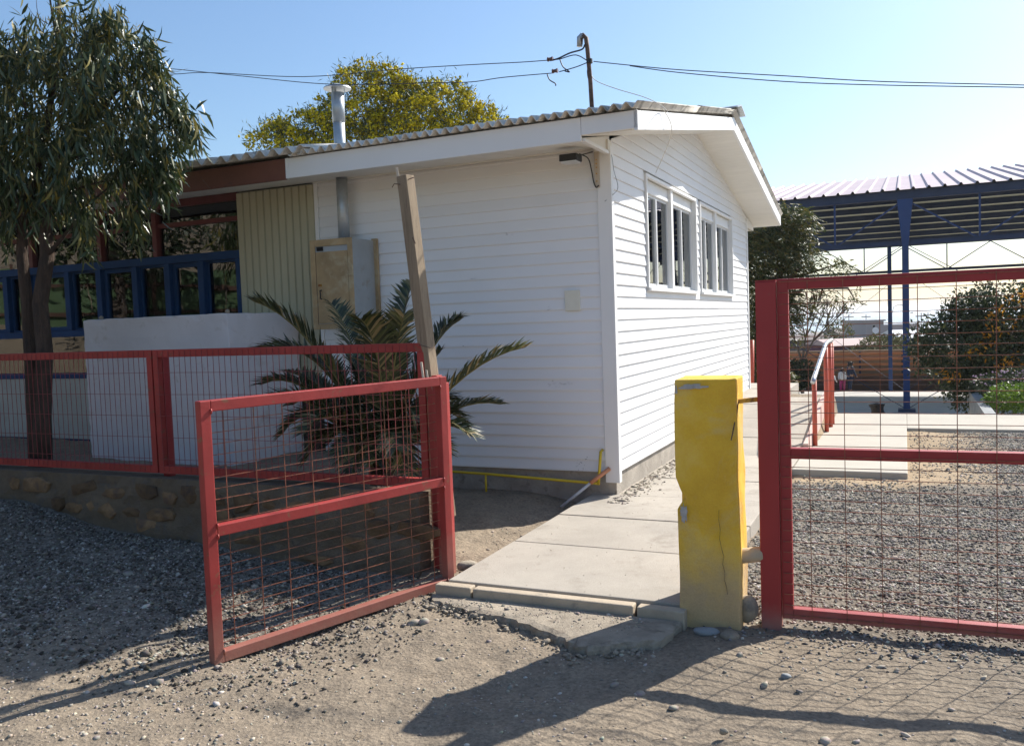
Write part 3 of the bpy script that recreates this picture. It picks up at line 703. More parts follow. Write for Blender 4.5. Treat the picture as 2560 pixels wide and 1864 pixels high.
# eave soffit panels
a = -11.6
while a < -.01:
    a1 = min(a+.285, -.002); mb = MB()
    mb.add([(a+.003, -.609, 2.885), (a1, -.609, 2.885), (a1, -.03, 2.935), (a+.003, -.03, 2.935), (a+.003, -.609, 2.897), (a1, -.609, 2.897), (a1, -.03, 2.947), (a+.003, -.03, 2.947)],
           [(0, 1, 2, 3), (7, 6, 5, 4), (0, 4, 5, 1), (1, 5, 6, 2), (2, 6, 7, 3), (3, 7, 4, 0)])
    mb.build('soffit_panel', 'soffit', H); a += .285
MB().box(-2.9, -.09, -.04, -.018, 2.925, 2.95).build('soffit_moulding', 'soffit', H)
# gable overhang: soffit boards and rake fascia
def rz_(t, d): return zr(t)-d
for sgn in (0, 1):
    ts = np.arange(-.61, 3.3, .098)
    for t0 in ts:
        t1 = min(t0+.094, 3.308)
        q0, q1 = (t0, t1) if not sgn else (6.62-t1, 6.62-t0)
        mb = MB(); v = []
        for s_ in (.0, .405):
            for (t_, d_) in ((q0, .145), (q1, .145), (q1, .133), (q0, .133)): v.append((s_, t_, rz_(t_, d_)))
        mb.add(v, [(0, 1, 2, 3), (7, 6, 5, 4), (0, 4, 5, 1), (1, 5, 6, 2), (2, 6, 7, 3), (3, 7, 4, 0)])
        mb.build('soffit_board', 'soffit', H)
    ends = [(-.635, 1.45), (1.453, 3.31)] if not sgn else [(3.31, 6.62+.635)]
    for q0, q1 in ends:
        def z_(t_, d_): return 3.056+.1847*((t_+.61) if not sgn else (6.62-t_+.61))-d_
        MB().prism([(.405, q0, z_(q0, .15)), (.405, q1, z_(q1, .15)), (.405, q1, z_(q1, .012)), (.405, q0, z_(q0, .012))], (.028, 0, 0)).build('rake_fascia', 'trim', H)
# far eave fascia and boxed end
MB().box(-11.6, .43, 7.23, 7.255, 2.90, 3.045).build('fascia', 'trim', H)
MB().prism([(.003, 6.64, 2.86), (.003, 7.22, 2.86), (.003, 7.22, 2.91), (.003, 6.64, 3.0)], (.02, 0, 0)).build('eave_end_trim', 'trim', H)
MB().box(-11.6, .02, 6.64, 7.229, 2.85, 2.862).build('far_soffit', 'soffit', H)
MB().box(-.02, .02, -.60, -.028, 2.872, 2.90).build('eave_end_trim', 'trim', H, bev=.004)
for sgn in (0, 1):
    q = [(-.61, 2.885), (-.61, 2.90), (.03, zr(.03)-.146), (.03, 2.90)] if not sgn else [(7.23, 2.85), (7.23, 2.905), (6.6, zr(6.59)-.146), (6.6, 2.85)]
    MB().prism([(-.012, a, c) for a, c in q], (.016, 0, 0)).build('eave_return', 'soffit', H)
MB().box(-.10, .022, -.06, .03, 2.90, 2.985).build('corner_filler', 'soffit', H)
# corrugated roof sheets
def sheet(a0, a1, t0, t1, pit, amp, lift, front=True, ny=3):
    nx = max(8, int((a1-a0)/pit*10)); V = []; F = []
    for j in range(ny+1):
        t_ = t0+(t1-t0)*j/ny
        for i in range(nx+1):
            s_ = a0+(a1-a0)*i/nx
            V.append((s_, t_, 3.056+.1847*((t_+.61) if front else (6.62-t_+.61))+lift+.003*((t_+.70) if front else (7.32-t_))+amp*math.cos(2*math.pi*s_/pit)))
    for j in range(ny):
        for i in range(nx): q = j*(nx+1)+i; F.append((q, q+1, q+nx+2, q+nx+1))
    mb = MB(); mb.add(V, F); o = mb.build('roof_sheet', 'roof', H, smooth=True)
    s_ = o.modifiers.new('t', 'SOLIDIFY'); s_.thickness = .007; s_.offset = 1; return o
k = 0
a = .46
while a > -2.6:
    a0 = max(a-.98, -2.6)
    for (t0, t1, lf) in ((-.70, 1.40, .026), (1.30, 3.36, .036)): sheet(a0-.04, a, t0, t1, .092, .023, lf+.003*(k % 2))
    for (t0, t1, lf) in ((3.28, 5.32, .036), (5.24, 7.32, .026)): sheet(a0-.04, a, t0, t1, .092, .021, lf+.003*(k % 2), False)
    a = a0; k += 1
a = -2.45
while a > -11.6:
    a0 = max(a-1.02, -11.6)
    for (t0, t1, lf) in ((-.74, 1.40, .052), (1.30, 3.36, .062)): sheet(a0-.05, a, t0, t1, .146, .030, lf+.004*(k % 2))
    sheet(a0-.05, a, 3.28, 7.32, .146, .030, .055, False)
    a = a0; k += 1
mb = MB(); zt = zr(3.31)+.055+.03
mb.prism([(-11.6, 3.05, zt-.03), (-11.6, 3.31, zt+.035), (-11.6, 3.57, zt-.03), (-11.6, 3.57, zt-.045), (-11.6, 3.31, zt+.02), (-11.6, 3.05, zt-.045)], (12.12, 0, 0))
mb.build('ridge_cap', 'galv', H)

# ------------------------------------------------------------------ things on the house wall
cab = thing('meter_cabinet', 'weathered tin gas heater cabinet with a latched door hung on the wall', 'cabinet', frame=True)
c0_, c1_ = -2.69, -2.245
mb = MB(); mb.box(c0_, c1_, -.385, -.022, 1.555, 2.345); mb.build('body', 'cabside', cab, bev=.004)
mb = MB(); q = -.386
mb.box(c0_-.004, c0_+.05, q-.012, q, 1.55, 2.35); mb.box(c1_-.045, c1_+.004, q-.012, q, 1.55, 2.35)
mb.box(c0_+.05, c1_-.045, q-.012, q, 1.55, 1.60); mb.box(c0_+.05, c1_-.045, q-.012, q, 2.29, 2.35)
mb.build('face_frame', 'cabinet', cab, bev=.003)
d = MB().box(c0_+.055, c1_-.05, q-.008, q-.001, 1.605, 2.24).build('door', 'cabinet', cab, bev=.002)
mb = MB().tube([(c0_+.10, q-.01, 1.90), (c0_+.10, q-.03, 1.895), (c0_+.105, q-.033, 1.86), (c0_+.10, q-.03, 1.825), (c0_+.10, q-.01, 1.82)], .006, 6); mb.build('handle', 'black', d, smooth=True)
MB().box(c0_+.075, c0_+.105, q-.018, q-.008, 1.935, 1.955).build('latch', 'rust', d)
MB().box(c0_+.065, c0_+.135, q-.006, q-.0015, 2.25, 2.285).build('vent_opening', 'dark', cab)
MB().box(c1_-.02, c1_+.035, -.05, -.022, 1.60, 2.36).build('side_flange', 'cabinet', cab)

fl = thing('flue_pipe', 'galvanised flue pipe rising through the eave with a flat conical cap', 'chimney', frame=True)
fs, ft_ = -2.49, -.15
MB().tube([(fs, ft_, 2.347), (fs, ft_, 2.93)], .052, 20).build('lower_pipe', 'galv', fl, smooth=True)
MB().tube([(fs, ft_, 2.9), (fs, ft_, 3.50)], .052, 20).build('pipe', 'galv', fl, smooth=True)
MB().tube([(fs, ft_, 3.42), (fs, ft_, 3.68)], .058, 20).build('pipe', 'galv', fl, smooth=True)
MB().tube([(fs, ft_, 3.715), (fs, ft_, 3.725), (fs, ft_, 3.765)], [.125, .122, .012], 24).build('cap', 'galv', fl)
for k in range(3):
    a = 2.1*k+.4; MB().bar((fs+.056*math.cos(a), ft_+.056*math.sin(a), 3.60), (fs+.065*math.cos(a), ft_+.065*math.sin(a), 3.72), .022, .003).build('cap_bracket', 'galv', fl)

mb = MB().box(-.402, -.272, -.030, -.016, 1.63, 1.80); o = inframe(mb.build('wall_plate', 'plate', bev=.003)); tag(o, 'small cream blank plate on the shaded siding near the corner', 'wall plate')
MB().box(-.402, -.272, -.034, -.031, 1.76, 1.80).build('flap', 'plate', o)
tl = thing('floodlight', 'small black floodlight fixed under the eave at the corner', 'floodlight', frame=True)
MB().box(-.30, -.15, -.33, -.20, 2.80, 2.855).build('housing', 'black', tl, bev=.008)
MB().box(-.29, -.16, -.325, -.205, 2.79, 2.80).build('lens', 'alu', tl)
MB().bar((-.18, -.22, 2.85), (-.12, -.05, 2.90), .02, .008).build('bracket', 'black', tl)
tb = thing('wooden_bracket', 'cream wooden batten screwed to the corner trim under the floodlight', 'batten', frame=True)
MB().box(-.105, -.065, -.048, -.027, 2.62, 2.93).build('batten', 'woodpale', tb, bev=.002)
mb = MB()
for zz in (2.83, 2.80, 2.77, 2.72, 2.66): mb.box(-.09, -.08, -.052, -.048, zz, zz+.008)
mb.build('screw', 'rust', tb)
def cable(name, pts, r, mt_, label, cat='cable', n=5, sub=6, frame=True, group=None):
    P = [Vector(p) for p in pts]; out = []
    for i in range(len(P)-1):
        p0 = P[max(i-1, 0)]; p1 = P[i]; p2 = P[i+1]; p3 = P[min(i+2, len(P)-1)]
        for k in range(sub):
            t = k/sub; out.append(.5*((2*p1)+(p2-p0)*t+(2*p0-5*p1+4*p2-p3)*t*t+(3*p1-p0-3*p2+p3)*t**3))
    out.append(P[-1])
    o = MB().tube(out, r, n).build(name, mt_, smooth=True)
    if frame: inframe(o)
    return tag(o, label, cat, group)
cable('cable', [(-.16, -.24, 2.86), (-.13, -.12, 2.84), (-.125, -.06, 2.76), (-.11, -.055, 2.66), (-.09, -.055, 2.615), (-.07, -.05, 2.63)], .005, 'black', 'black lead running from the floodlight down the cream batten')
cable('cable', [(.0, -.03, 2.93), (.03, .0, 2.86), (.035, .03, 2.75), (.05, .08, 2.62), (.03, .0, 2.55), (-.03, -.03, 2.5)], .002, 'cable', 'thin dark wire looping round the house corner below the eave')
# gas pipe
gp_ = thing('gas_pipe', 'yellow gas pipe running low along the shaded wall with a riser', 'pipe', frame=True)
MB().tube([(-2.2, -.08, .265), (-1.17, -.08, .243), (-.145, -.08, .205)], .012, 10).build('pipe', 'gasyellow', gp_, smooth=True)
MB().tube([(-.139, -.08, .195), (-.125, -.08, .33), (-.113, -.075, .468), (-.113, -.03, .475)], .012, 10).build('riser', 'gasyellow', gp_, smooth=True)
MB().tube([(-1.173, -.08, .24), (-1.173, -.08, .04)], .010, 8).build('prop', 'gasyellow', gp_, smooth=True)
dp = thing('drain_pipe', 'orange and grey plastic drain pipe slanting from the house corner', 'pipe', frame=True)
MB().tube([(-.053, -.035, .325), (-.19, -.14, .215)], .017, 12).build('orange_end', 'pvcorange', dp, smooth=True)
MB().tube([(-.19, -.14, .215), (-.39, -.30, .04)], .012, 12).build('grey_end', 'pvcgrey', dp, smooth=True)

def rough_box(name, x0, x1, y0, y1, z0, z1, mat, parent, amp=.006, cut=.07, seed=1):
    bm = bmesh.new(); bmesh.ops.create_cube(bm, size=1)
    D_ = (x1-x0, y1-y0, z1-z0); c0 = ((x0+x1)/2, (y0+y1)/2, (z0+z1)/2)
    for v_ in bm.verts: v_.co = Vector((c0[0]+v_.co.x*D_[0], c0[1]+v_.co.y*D_[1], c0[2]+v_.co.z*D_[2]))
    for ax in range(3):
        n_ = int(D_[ax]/cut)
        for k_ in range(1, n_):
            co_ = [0, 0, 0]; co_[ax] = (x0, y0, z0)[ax]+D_[ax]*k_/n_; no_ = [0, 0, 0]; no_[ax] = 1
            bmesh.ops.bisect_plane(bm, geom=bm.verts[:]+bm.edges[:]+bm.faces[:], plane_co=co_, plane_no=no_)
    for v_ in bm.verts:
        c = v_.co; e = [min(abs(c.x-x0), abs(c.x-x1)) < 1e-4, min(abs(c.y-y0), abs(c.y-y1)) < 1e-4, min(abs(c.z-z0), abs(c.z-z1)) < 1e-4]
        n1 = [float(vnoise(np.array(c[(q+1) % 3]*9+seed*7.), np.array(c[(q+2) % 3]*9+q*5.), seed+q)-.5)*amp*2 for q in range(3)]
        ins = sum(e) >= 2
        for q in range(3):
            if e[q]:
                mid__ = c0[q]; sg = 1 if c[q] > mid__ else -1
                c[q] += sg*n1[q]-(sg*max(0, rnd.gauss(.001, .0045)) if ins else 0)
    me = bpy.data.meshes.new(name); bm.to_mesh(me); bm.free(); me.materials.append(MT[mat])
    o = bpy.data.objects.new(name, me); COL.objects.link(o); o.parent = parent
    b = o.modifiers.new('bevel', 'BEVEL'); b.width = .006; b.segments = 2; b.limit_method = 'ANGLE'; b.angle_limit = R(45); return o
# white plastered block
wb_ = thing('gas_store', 'white plastered masonry box standing behind the red fence, below the blue windows', 'masonry box', frame=True)
rough_box('body', -4.91, -3.14, -1.0, -.04, .1, 1.72, 'whitebox', wb_, .004, .06)
rock('stone', W(-4.78, -.90, 1.735), (.022, .02, .018), 'rock', 'small pale stone sitting on top of the white masonry box', seed=31)
rock('stone', W(-3.17, -.96, 1.735), (.02, .02, .02), 'rock', 'tiny stone at the right corner on top of the white masonry box', seed=32)

# ------------------------------------------------------------------ mast and overhead wires
ms = thing('service_mast', 'rusty steel service mast with a curved top standing on the roof edge', 'mast', frame=True)
MB().tube([(.021, -.42, 3.02), (.012, -.42, 3.35), (-.004, -.42, 3.60), (-.012, -.42, 3.68), (-.035, -.42, 3.705), (-.058, -.42, 3.685), (-.062, -.42, 3.64)], [.017, .017, .017, .018, .020, .022, .020], 10).build('pole', 'mastrust', ms, smooth=True)
MB().tube([(-.036, -.42, 3.712), (-.062, -.42, 3.69), (-.066, -.42, 3.625)], [.020, .024, .022], 10).build('hood', 'galv', ms, smooth=True)
MB().tube([(.010, -.42, 3.49), (.009, -.42, 3.52)], .024, 10).build('clamp', 'black', ms)
D = -.42
def insul(p, label):
    o = thing('insulator', label, 'insulator', W(*p), -TH, 'brown insulators on the overhead wires')
    MB().tube([(-.022, 0, 0), (-.012, 0, 0), (-.011, 0, 0), (.011, 0, 0), (.012, 0, 0), (.022, 0, 0)], [.017, .017, .013, .013, .017, .017], 10).build('body', 'ceram', o)
    return o
insul((-.309, D, 3.57), 'upper brown insulator on the left overhead wires')
insul((-.273, D, 3.475), 'lower brown insulator on the left overhead wires')
wr = .0035
def A_(px, py, t=D):   # surveyed point on the vertical plane t
    d = _f+_r2*((px-1280)/FPX)-_u2*((py-932)/FPX); nx, ny = SB, CB
    k = (t+C0[0]*nx+C0[1]*ny)/(d.x*nx+d.y*ny); x, y = d.x*k, d.y*k; s, _ = ST(x, y)
    return (s, t, CAM_H+d.z*k)
cable('overhead_wire', [(-9, D-1, 3.75), A_(0, 130, D-.8), A_(250, 160, D-.5), A_(425, 172), A_(600, 190), A_(830, 211), A_(1090, 207), A_(1180, 205), A_(1257, 194), A_(1382, 183)], wr, 'cable', 'lower left overhead wire running from the insulator past the flue cap into the tree')
cable('overhead_wire', [(-9, D-1, 3.60), A_(0, 188, D-.8), A_(250, 186, D-.5), A_(425, 186), A_(520, 182), A_(760, 192), A_(1000, 173), A_(1180, 162), A_(1300, 156), A_(1370, 151)], wr, 'cable', 'upper left overhead wire running from the insulator into the eucalyptus')
cable('overhead_wire', [A_(1382, 150), A_(1400, 148), A_(1440, 138), A_(1472, 155)], .004, 'cable', 'short wire between the upper insulator and the mast clamp')
cable('overhead_wire', [A_(1398, 180), A_(1440, 168), A_(1470, 156)], .004, 'cable', 'short wire between the lower insulator and the mast clamp')
cable('cable', [A_(1375, 152), A_(1395, 147), A_(1425, 133), A_(1455, 124), A_(1462, 112)], .0065, 'cable', 'thick black cable dropping from the mast hood to the insulator')
cable('cable', [A_(1400, 150), A_(1408, 168), A_(1424, 180), A_(1412, 178)], .005, 'cable', 'frayed black cable end hanging below the upper insulator')
cable('cable', [A_(1368, 186), A_(1374, 200), A_(1388, 209), A_(1389, 215)], .005, 'cable', 'frayed black cable end hanging below the lower insulator')
cable('overhead_wire', [A_(1484, 154), A_(1540, 160), A_(1700, 175), A_(1960, 190), A_(2200, 204), A_(2560, 213), A_(2760, 221)], wr, 'cable', 'upper right overhead wire from the mast across the pale sky')
cable('overhead_wire', [A_(1575, 165), A_(1700, 182), A_(1960, 204), A_(2200, 213), A_(2560, 219), A_(2760, 225)], wr, 'cable', 'lower right overhead wire from the mast across the pale sky')
cable('cable', [A_(1475, 180), A_(1490, 202), A_(1540, 222), A_(1610, 243), A_(1650, 262), A_(1669, 280), (.46, .0, 3.18), (.45, .3, 3.05), (.12, 1.02, 2.86)], .003, 'cablewhite', 'pale cable hanging from the mast over the roof edge to the window head')
cable('cable', [A_(1472, 160), A_(1468, 178), A_(1470, 196)], .003, 'cable', 'short loose wire end dangling at the mast clamp')

# ------------------------------------------------------------------ retaining wall
rw = thing('retaining_wall', 'low rubble stone and mortar wall carrying the red mesh fence', 'stone wall', frame=True)
fy = FENCE_T-.13
nx, nz = 130, 10; V = []; F = []
for i in range(nx+1):
    s_ = -12+11.42*i/nx
    for j in range(nz+1):
        zz = -.15+(.515+.15)*j/nz
        dn = float(vnoise(np.array(s_*4.+3), np.array(zz*7.+1), 33)-.5)*.05+float(vnoise(np.array(s_*14.), np.array(zz*18.), 34)-.5)*.02
        V.append((s_, fy+.02-(.515-zz)*.07+dn*(1 if j < nz else .3), zz))
    V.append((s_, FENCE_T+.12, .50)); V.append((s_, FENCE_T+.12, -.1))
st_ = nz+3
for i in range(nx):
    for j in range(st_-1): q = i*st_+j; F.append((q, q+st_, q+st_+1, q+1))
F.append(tuple(range(nx*st_, (nx+1)*st_))); F.append(tuple(range(st_-1, -1, -1)))
mb = MB(); mb.add(V, F); mb.build('mortar', 'mortar', rw, smooth=False)
def stonepiece(par, s_, z_, w_, h_, seed):
    r = random.Random(seed); n = r.choice((5, 6, 7)); P = []
    for k in range(n):
        a = 2*math.pi*(k+r.uniform(-.38, .38))/n; ca, sa = math.cos(a), math.sin(a)
        q = 1/max(abs(ca), abs(sa))**.6; P.append((w_*.5*ca*q*r.uniform(.85, 1.1), h_*.5*sa*q*r.uniform(.85, 1.1)))
    V = [(x*1.04, .05, z) for x, z in P]+[(x*1.02, .0, z*1.02) for x, z in P]+[(x*.93, -.010+r.uniform(-.004, .005), z*.92) for x, z in P]+[(r.uniform(-.01, .01), -.019, 0)]
    F = []
    for q in range(2):
        for k in range(n): F.append((q*n+k, q*n+(k+1) % n, (q+1)*n+(k+1) % n, (q+1)*n+k))
    for k in range(n): F.append((2*n+k, 2*n+(k+1) % n, 3*n))
    mb = MB(); mb.add(V, F); o = mb.build('stone', 'rubble', par)
    o.location = (s_, fy+.016-(.515-z_)*.07, z_); o.rotation_euler = (r.uniform(-.1, .1), r.uniform(-.15, .15), r.uniform(-.1, .1)); return o
sr_ = random.Random(8); k = 0
for zc, hh in ((.40, .13), (.27, .12), (.15, .11), (.04, .10)):
    s_ = -6.2+sr_.uniform(0, .2)
    while s_ < -.72:
        w_ = sr_.uniform(.09, .34); gl = float(gz(*W(s_, fy-.05).xy, False))
        if zc-.02 > gl and sr_.random() < .74: stonepiece(rw, s_+w_/2, zc+sr_.uniform(-.02, .02), w_, hh*sr_.uniform(.55, 1.12), k); k += 1
        s_ += w_+sr_.uniform(.015, .06)

# ------------------------------------------------------------------ red fence
def wires(mb, a0, a1, z0, z1, dv, dh, r, y=0, jit=.0015, rr=None):
    rr = rr or random.Random(3)
    a = a0+dv*.6
    while a < a1-.01:
        j = rr.uniform(-jit, jit)*2; mb.tube([(a, y, z0), (a+j, y+rr.uniform(-jit, jit), (z0+z1)/2), (a, y, z1)], r, 4, cap=False); a += dv
    zz = z0+dh*.6
    while zz < z1-.01:
        n = 4; mb.tube([(a0+(a1-a0)*k/n, y-r*1.6, zz+rr.uniform(-jit, jit)*1.5) for k in range(n+1)], r, 4, cap=False); zz += dh
    return mb
def fence_panel(s0, s1, label):
    o = thing('mesh_fence', label, 'fence', W(s0, FENCE_T, .50), -TH, 'red mesh fence panels on the stone wall')
    L = s1-s0; hgt = .945
    MB().box(0, L, -.022, .022, hgt-.055, hgt).build('top_rail', 'red', o, bev=.003)
    MB().box(.0, L, -.022, .022, .035, .09).build('bottom_rail', 'red', o, bev=.003)
    MB().box(.0, .045, -.023, .023, .09, hgt-.055).build('stile', 'red', o, bev=.003)
    MB().box(L-.05, L, -.023, .023, .09, hgt-.055).build('stile', 'red', o, bev=.003)
    wires(MB(), .02, L-.02, .05, hgt-.01, .053, .158, .0021, -.025).build('wire_mesh', 'wirered', o, kind='stuff')
    return o
MIDS = -.445-2.42
fence_panel(MIDS+.012, -.56, 'red wire mesh fence panel on the stone wall nearest the open gate')
fence_panel(MIDS-2.35, MIDS-.002, 'red wire mesh fence panel on the stone wall in front of the tree trunks')
fence_panel(MIDS-4.8, MIDS-2.41, 'red wire mesh fence panel at the far left end of the stone wall')
for k, (s_, lb) in enumerate(((MIDS, 'square red fence post between the two nearest mesh panels'), (MIDS-2.38, 'square red fence post at the far left beyond the tree'))):
    o = inframe(MB().box(s_+.0, s_+.06, FENCE_T+.03, FENCE_T+.09, .3, 1.43).build('fence_post', 'redpost', bev=.003)); tag(o, lb, 'fence post', 'red fence posts')
# hinge post of the left gate: flat steel post with a plate behind it
hp = thing('gate_post', 'faded red steel hinge post and plate at the right end of the left gate', 'gate post', frame=True)
MB().box(-.555, -.475, FENCE_T-.02, FENCE_T+.05, -.05, 1.24).build('post', 'red', hp, bev=.004)
MB().box(-.472, -.385, FENCE_T-.09, FENCE_T-.03, .0, 1.20).build('side_plate', 'redgate', hp, bev=.003)
# leaning timber post
p0 = at(1120, 1300, 5.22); pb = Vector((-.437, 5.23, .0)); pm = at(1073, 920, 5.40); ptp = at(1013, 440, 5.40)
dirp = (ptp-pm).normalized(); p_low = pm-dirp*.95
tp = thing('timber_post', 'leaning grey weathered timber post tied behind the left gate', 'post', (0, 0, 0))
mb = MB(); up_ = Vector((-SB, -CB, 0)); mb.bar(p_low, ptp, .078, .078, up=(-.56, -.83, 0)); mb.build('post', 'wood', tp, bev=.003)
mb = MB(); mb.bar(ptp+Vector((-.035, -.0, -.05)), ptp+Vector((-.052, -.0, .055)), .006, .014); mb.build('splinter', 'woodpale', tp)
def nail(a, b2, c2): return MB().tube([a, b2, c2], .003, 5).build('nail', 'mastrust', tp)
nail(ptp+Vector((-.03, -.03, -.055)), ptp+Vector((-.065, -.04, -.052)), ptp+Vector((-.078, -.045, -.075)))
nail(ptp+Vector((.02, -.04, -.03)), ptp+Vector((.05, -.05, -.022)), ptp+Vector((.06, -.05, -.02)))
q_ = ptp+(pm-ptp)*.33; nail(q_+Vector((.0, -.04, 0)), q_+Vector((.005, -.06, .01)), q_+Vector((.02, -.065, -.03)))
q_ = ptp+(pm-ptp)*.885
MB().tube([q_+Vector((.052*math.cos(a)*1.05, .052*math.sin(a)*1.05, .01*math.sin(a*2))) for a in np.linspace(0, 2*math.pi, 13)], .002, 4, cap=False).build('tie_wire', 'mastrust', tp)
MB().bar(at(1053, 905, 5.26), at(1060, 960, 5.26), .02, .012).build('pale_slat', 'woodpale', tp)
MB().bar(at(1066, 925, 5.26), at(1071, 960, 5.26), .016, .01).build('pale_slat', 'woodpale', tp)

# ------------------------------------------------------------------ gates
def gate(name, label, p, q, zb0, zb1, H_, mat, wmat, rail_z, tilt, wv, wh, wy, far=0):
    """frame gate from p (x,y) to q; bottom height zb0->zb1"""
    v = Vector((q[0]-p[0], q[1]-p[1], 0)); L = v.length; ang = math.atan2(v.y, v.x)
    o = thing(name, label, 'gate', (p[0], p[1], zb0), ang); sl_ = (zb1-zb0)/L
    w_ = .052
    def q4(a0, a1, z0, z1, nm, d=.026, b_=.004):
        mb = MB(); V = []
        for y_ in (-d, d):
            V += [(a0, y_, z0+sl_*a0), (a1, y_, z0+sl_*a1), (a1, y_, z1+sl_*a1), (a0, y_, z1+sl_*a0)]
        mb.add(V, [(0, 1, 2, 3), (7, 6, 5, 4), (0, 4, 5, 1), (1, 5, 6, 2), (2, 6, 7, 3), (3, 7, 4, 0)])
        return mb.build(nm, mat, o, bev=b_)
    q4(0, w_, 0, H_, 'stile'); q4(L-w_, L, 0, H_, 'stile')
    q4(w_, L-w_, H_-w_, H_, 'top_rail'); q4(w_, L-w_, 0, w_, 'bottom_rail'); q4(w_, L-w_, rail_z, rail_z+w_, 'middle_rail')
    mb = MB(); rr = random.Random(4)
    a = w_+wv*.55
    while a < L-w_+.02:
        mb.tube([(a, wy, sl_*a+.01), (a+rr.uniform(-.003, .003), wy+rr.uniform(-.002, .002), H_*.5+sl_*a), (a, wy, H_-.01+sl_*a)], .0025, 4, cap=False); a += wv
    zz = w_*.4
    while zz < H_-.01:
        n = 5; mb.tube([(.01+(L-.02)*k/n, wy-.0035*(1 if wy < 0 else -1), zz+sl_*L*k/n+rr.uniform(-.002, .002)) for k in range(n+1)], .0023, 4, cap=False); zz += wh
    mb.build('wire_mesh', wmat, o, kind='stuff')
    return o
gl_ = gate('mesh_gate', 'low faded red mesh gate standing open on the left', (-1.458, 3.967), (-.402, 5.044), .0, .012, 1.24, 'redgate', 'wire', .60, 0, .158, .053, .029)
GRV = Vector((2.289-1.37, 3.848-4.214)).normalized()
gr_ = gate('mesh_gate', 'tall red mesh gate across the gravel yard on the right', (1.313, 4.236), (1.313+GRV.x*3.2, 4.236+GRV.y*3.2), .035, .03, 1.68, 'redpost', 'wire', .80, 0, .160, .053, -.030)
for z_ in (.28, 1.0):
    MB().tube([(1.508, .0, z_-.04), (1.508, 0, z_+.04)], .014, 10).build('hinge', 'redgate', gl_, smooth=True)
for a_, z_ in ((.052, .60), (.052, .652), (1.456, .60), (1.456, .652), (.052, 1.19), (1.456, 1.19), (.052, .052), (1.456, .052)):
    MB().tube([(a_, -.027, z_-.012), (a_, -.031, z_), (a_, -.027, z_+.012)], .0045, 6).build('weld', 'redgate', gl_, smooth=True)
# right hinge post
gp2 = thing('gate_post', 'thick square red hinge post between the yellow pillar and the right gate', 'gate post', (1.262, 4.247, 0), math.atan2(GRV.y, GRV.x))
MB().box(-.048, .048, -.045, .045, -.05, 1.705).build('post', 'redpost', gp2, bev=.004)
MB().box(-.048, .048, -.045, .045, 1.706, 1.712).build('cap', 'redpost', gp2)

# yellow pillar
def pillar():
    bm = bmesh.new(); bmesh.ops.create_cube(bm, size=1)
    bmesh.ops.subdivide_edges(bm, edges=bm.edges[:], cuts=5, use_grid_fill=True)
    bmesh.ops.subdivide_edges(bm, edges=[e for e in bm.edges if abs((e.verts[0].co-e.verts[1].co).z) > 1e-4], cuts=3, use_grid_fill=True)
    for v_ in bm.verts:
        c = v_.co; z_ = (c.z+.5)*1.30-.06
        x_ = c.x*.300; y_ = c.y*.29
        n1 = float(vnoise(np.array(z_*6+3*c.x), np.array(c.y*4+9.), 51)-.5)
        ex_ = abs(c.x) > .49 or abs(c.y) > .49
        x_ += n1*.010*(1 if c.x > 0 else -1); y_ += n1*.008
        x_ += .002*math.sin(z_*5)
        if c.x < -.45 and c.y < -.1:            # broken bite on the left edge
            d_ = abs(z_-.655)
            if d_ < .06: x_ += .04*(1-d_/.06)**.7; y_ += .02*(1-d_/.06)
        v_.co = Vector((x_, y_, z_))
    me = bpy.data.meshes.new('gate_pillar'); bm.to_mesh(me); bm.free(); me.materials.append(MT['yellow'])
    o = bpy.data.objects.new('gate_pillar', me); COL.objects.link(o)
    b = o.modifiers.new('bevel', 'BEVEL'); b.width = .008; b.segments = 2; b.angle_limit = R(50)
    return o
pl_ = pillar(); pa = R(-22)
u_ = Vector((math.cos(pa), math.sin(pa))); v2 = Vector((-math.sin(pa), math.cos(pa)))
pc = Vector((.802, 4.262))+u_*.148+v2*.145
pl_.location = (pc.x, pc.y, 0); pl_.rotation_euler = (0, 0, pa); tag(pl_, 'chipped yellow painted masonry gate pillar with a cracked face', 'pillar')
def pface(x, y, z): return (x, y, z)
cr_ = MB(); pts_ = [(.058, .60), (.056, .55), (.062, .50), (.058, .455), (.066, .41), (.076, .37), (.070, .33), (.080, .29), (.078, .25), (.088, .21), (.09, .18)]
for i in range(len(pts_)-1):
    cr_.bar((pts_[i][0], -.1525, pts_[i][1]), (pts_[i+1][0], -.1525, pts_[i+1][1]), .005, .0009, up=(1, 0, 0))
cr_.build('crack', 'brown_base', pl_)
def patch(name, cx, cz, w_, h_, seed, mt_='mortar'):
    r = random.Random(seed); n = 26; V = [(cx, -.160, cz)]
    for k in range(n):
        a = 2*math.pi*k/n; rr = 1+r.uniform(-.35, .3); V.append((cx+w_*math.cos(a)*rr, -.159, cz+h_*math.sin(a)*rr))
    mb = MB(); mb.add(V, [(0, k+1, (k+1) % n+1) for k in range(n)]); o = mb.build(name, mt_, pl_); return o
MT['chipgrey'] = M('exposed_render', (.42, .40, .38), .95, .2, 30, bmp=.6)
patch('chip', -.055, 1.205, .062, .014, 2, 'chipgrey'); patch('chip', -.112, .575, .018, .045, 3, 'chipgrey'); patch('chip', -.136, 1.19, .006, .02, 4, 'chipgrey')
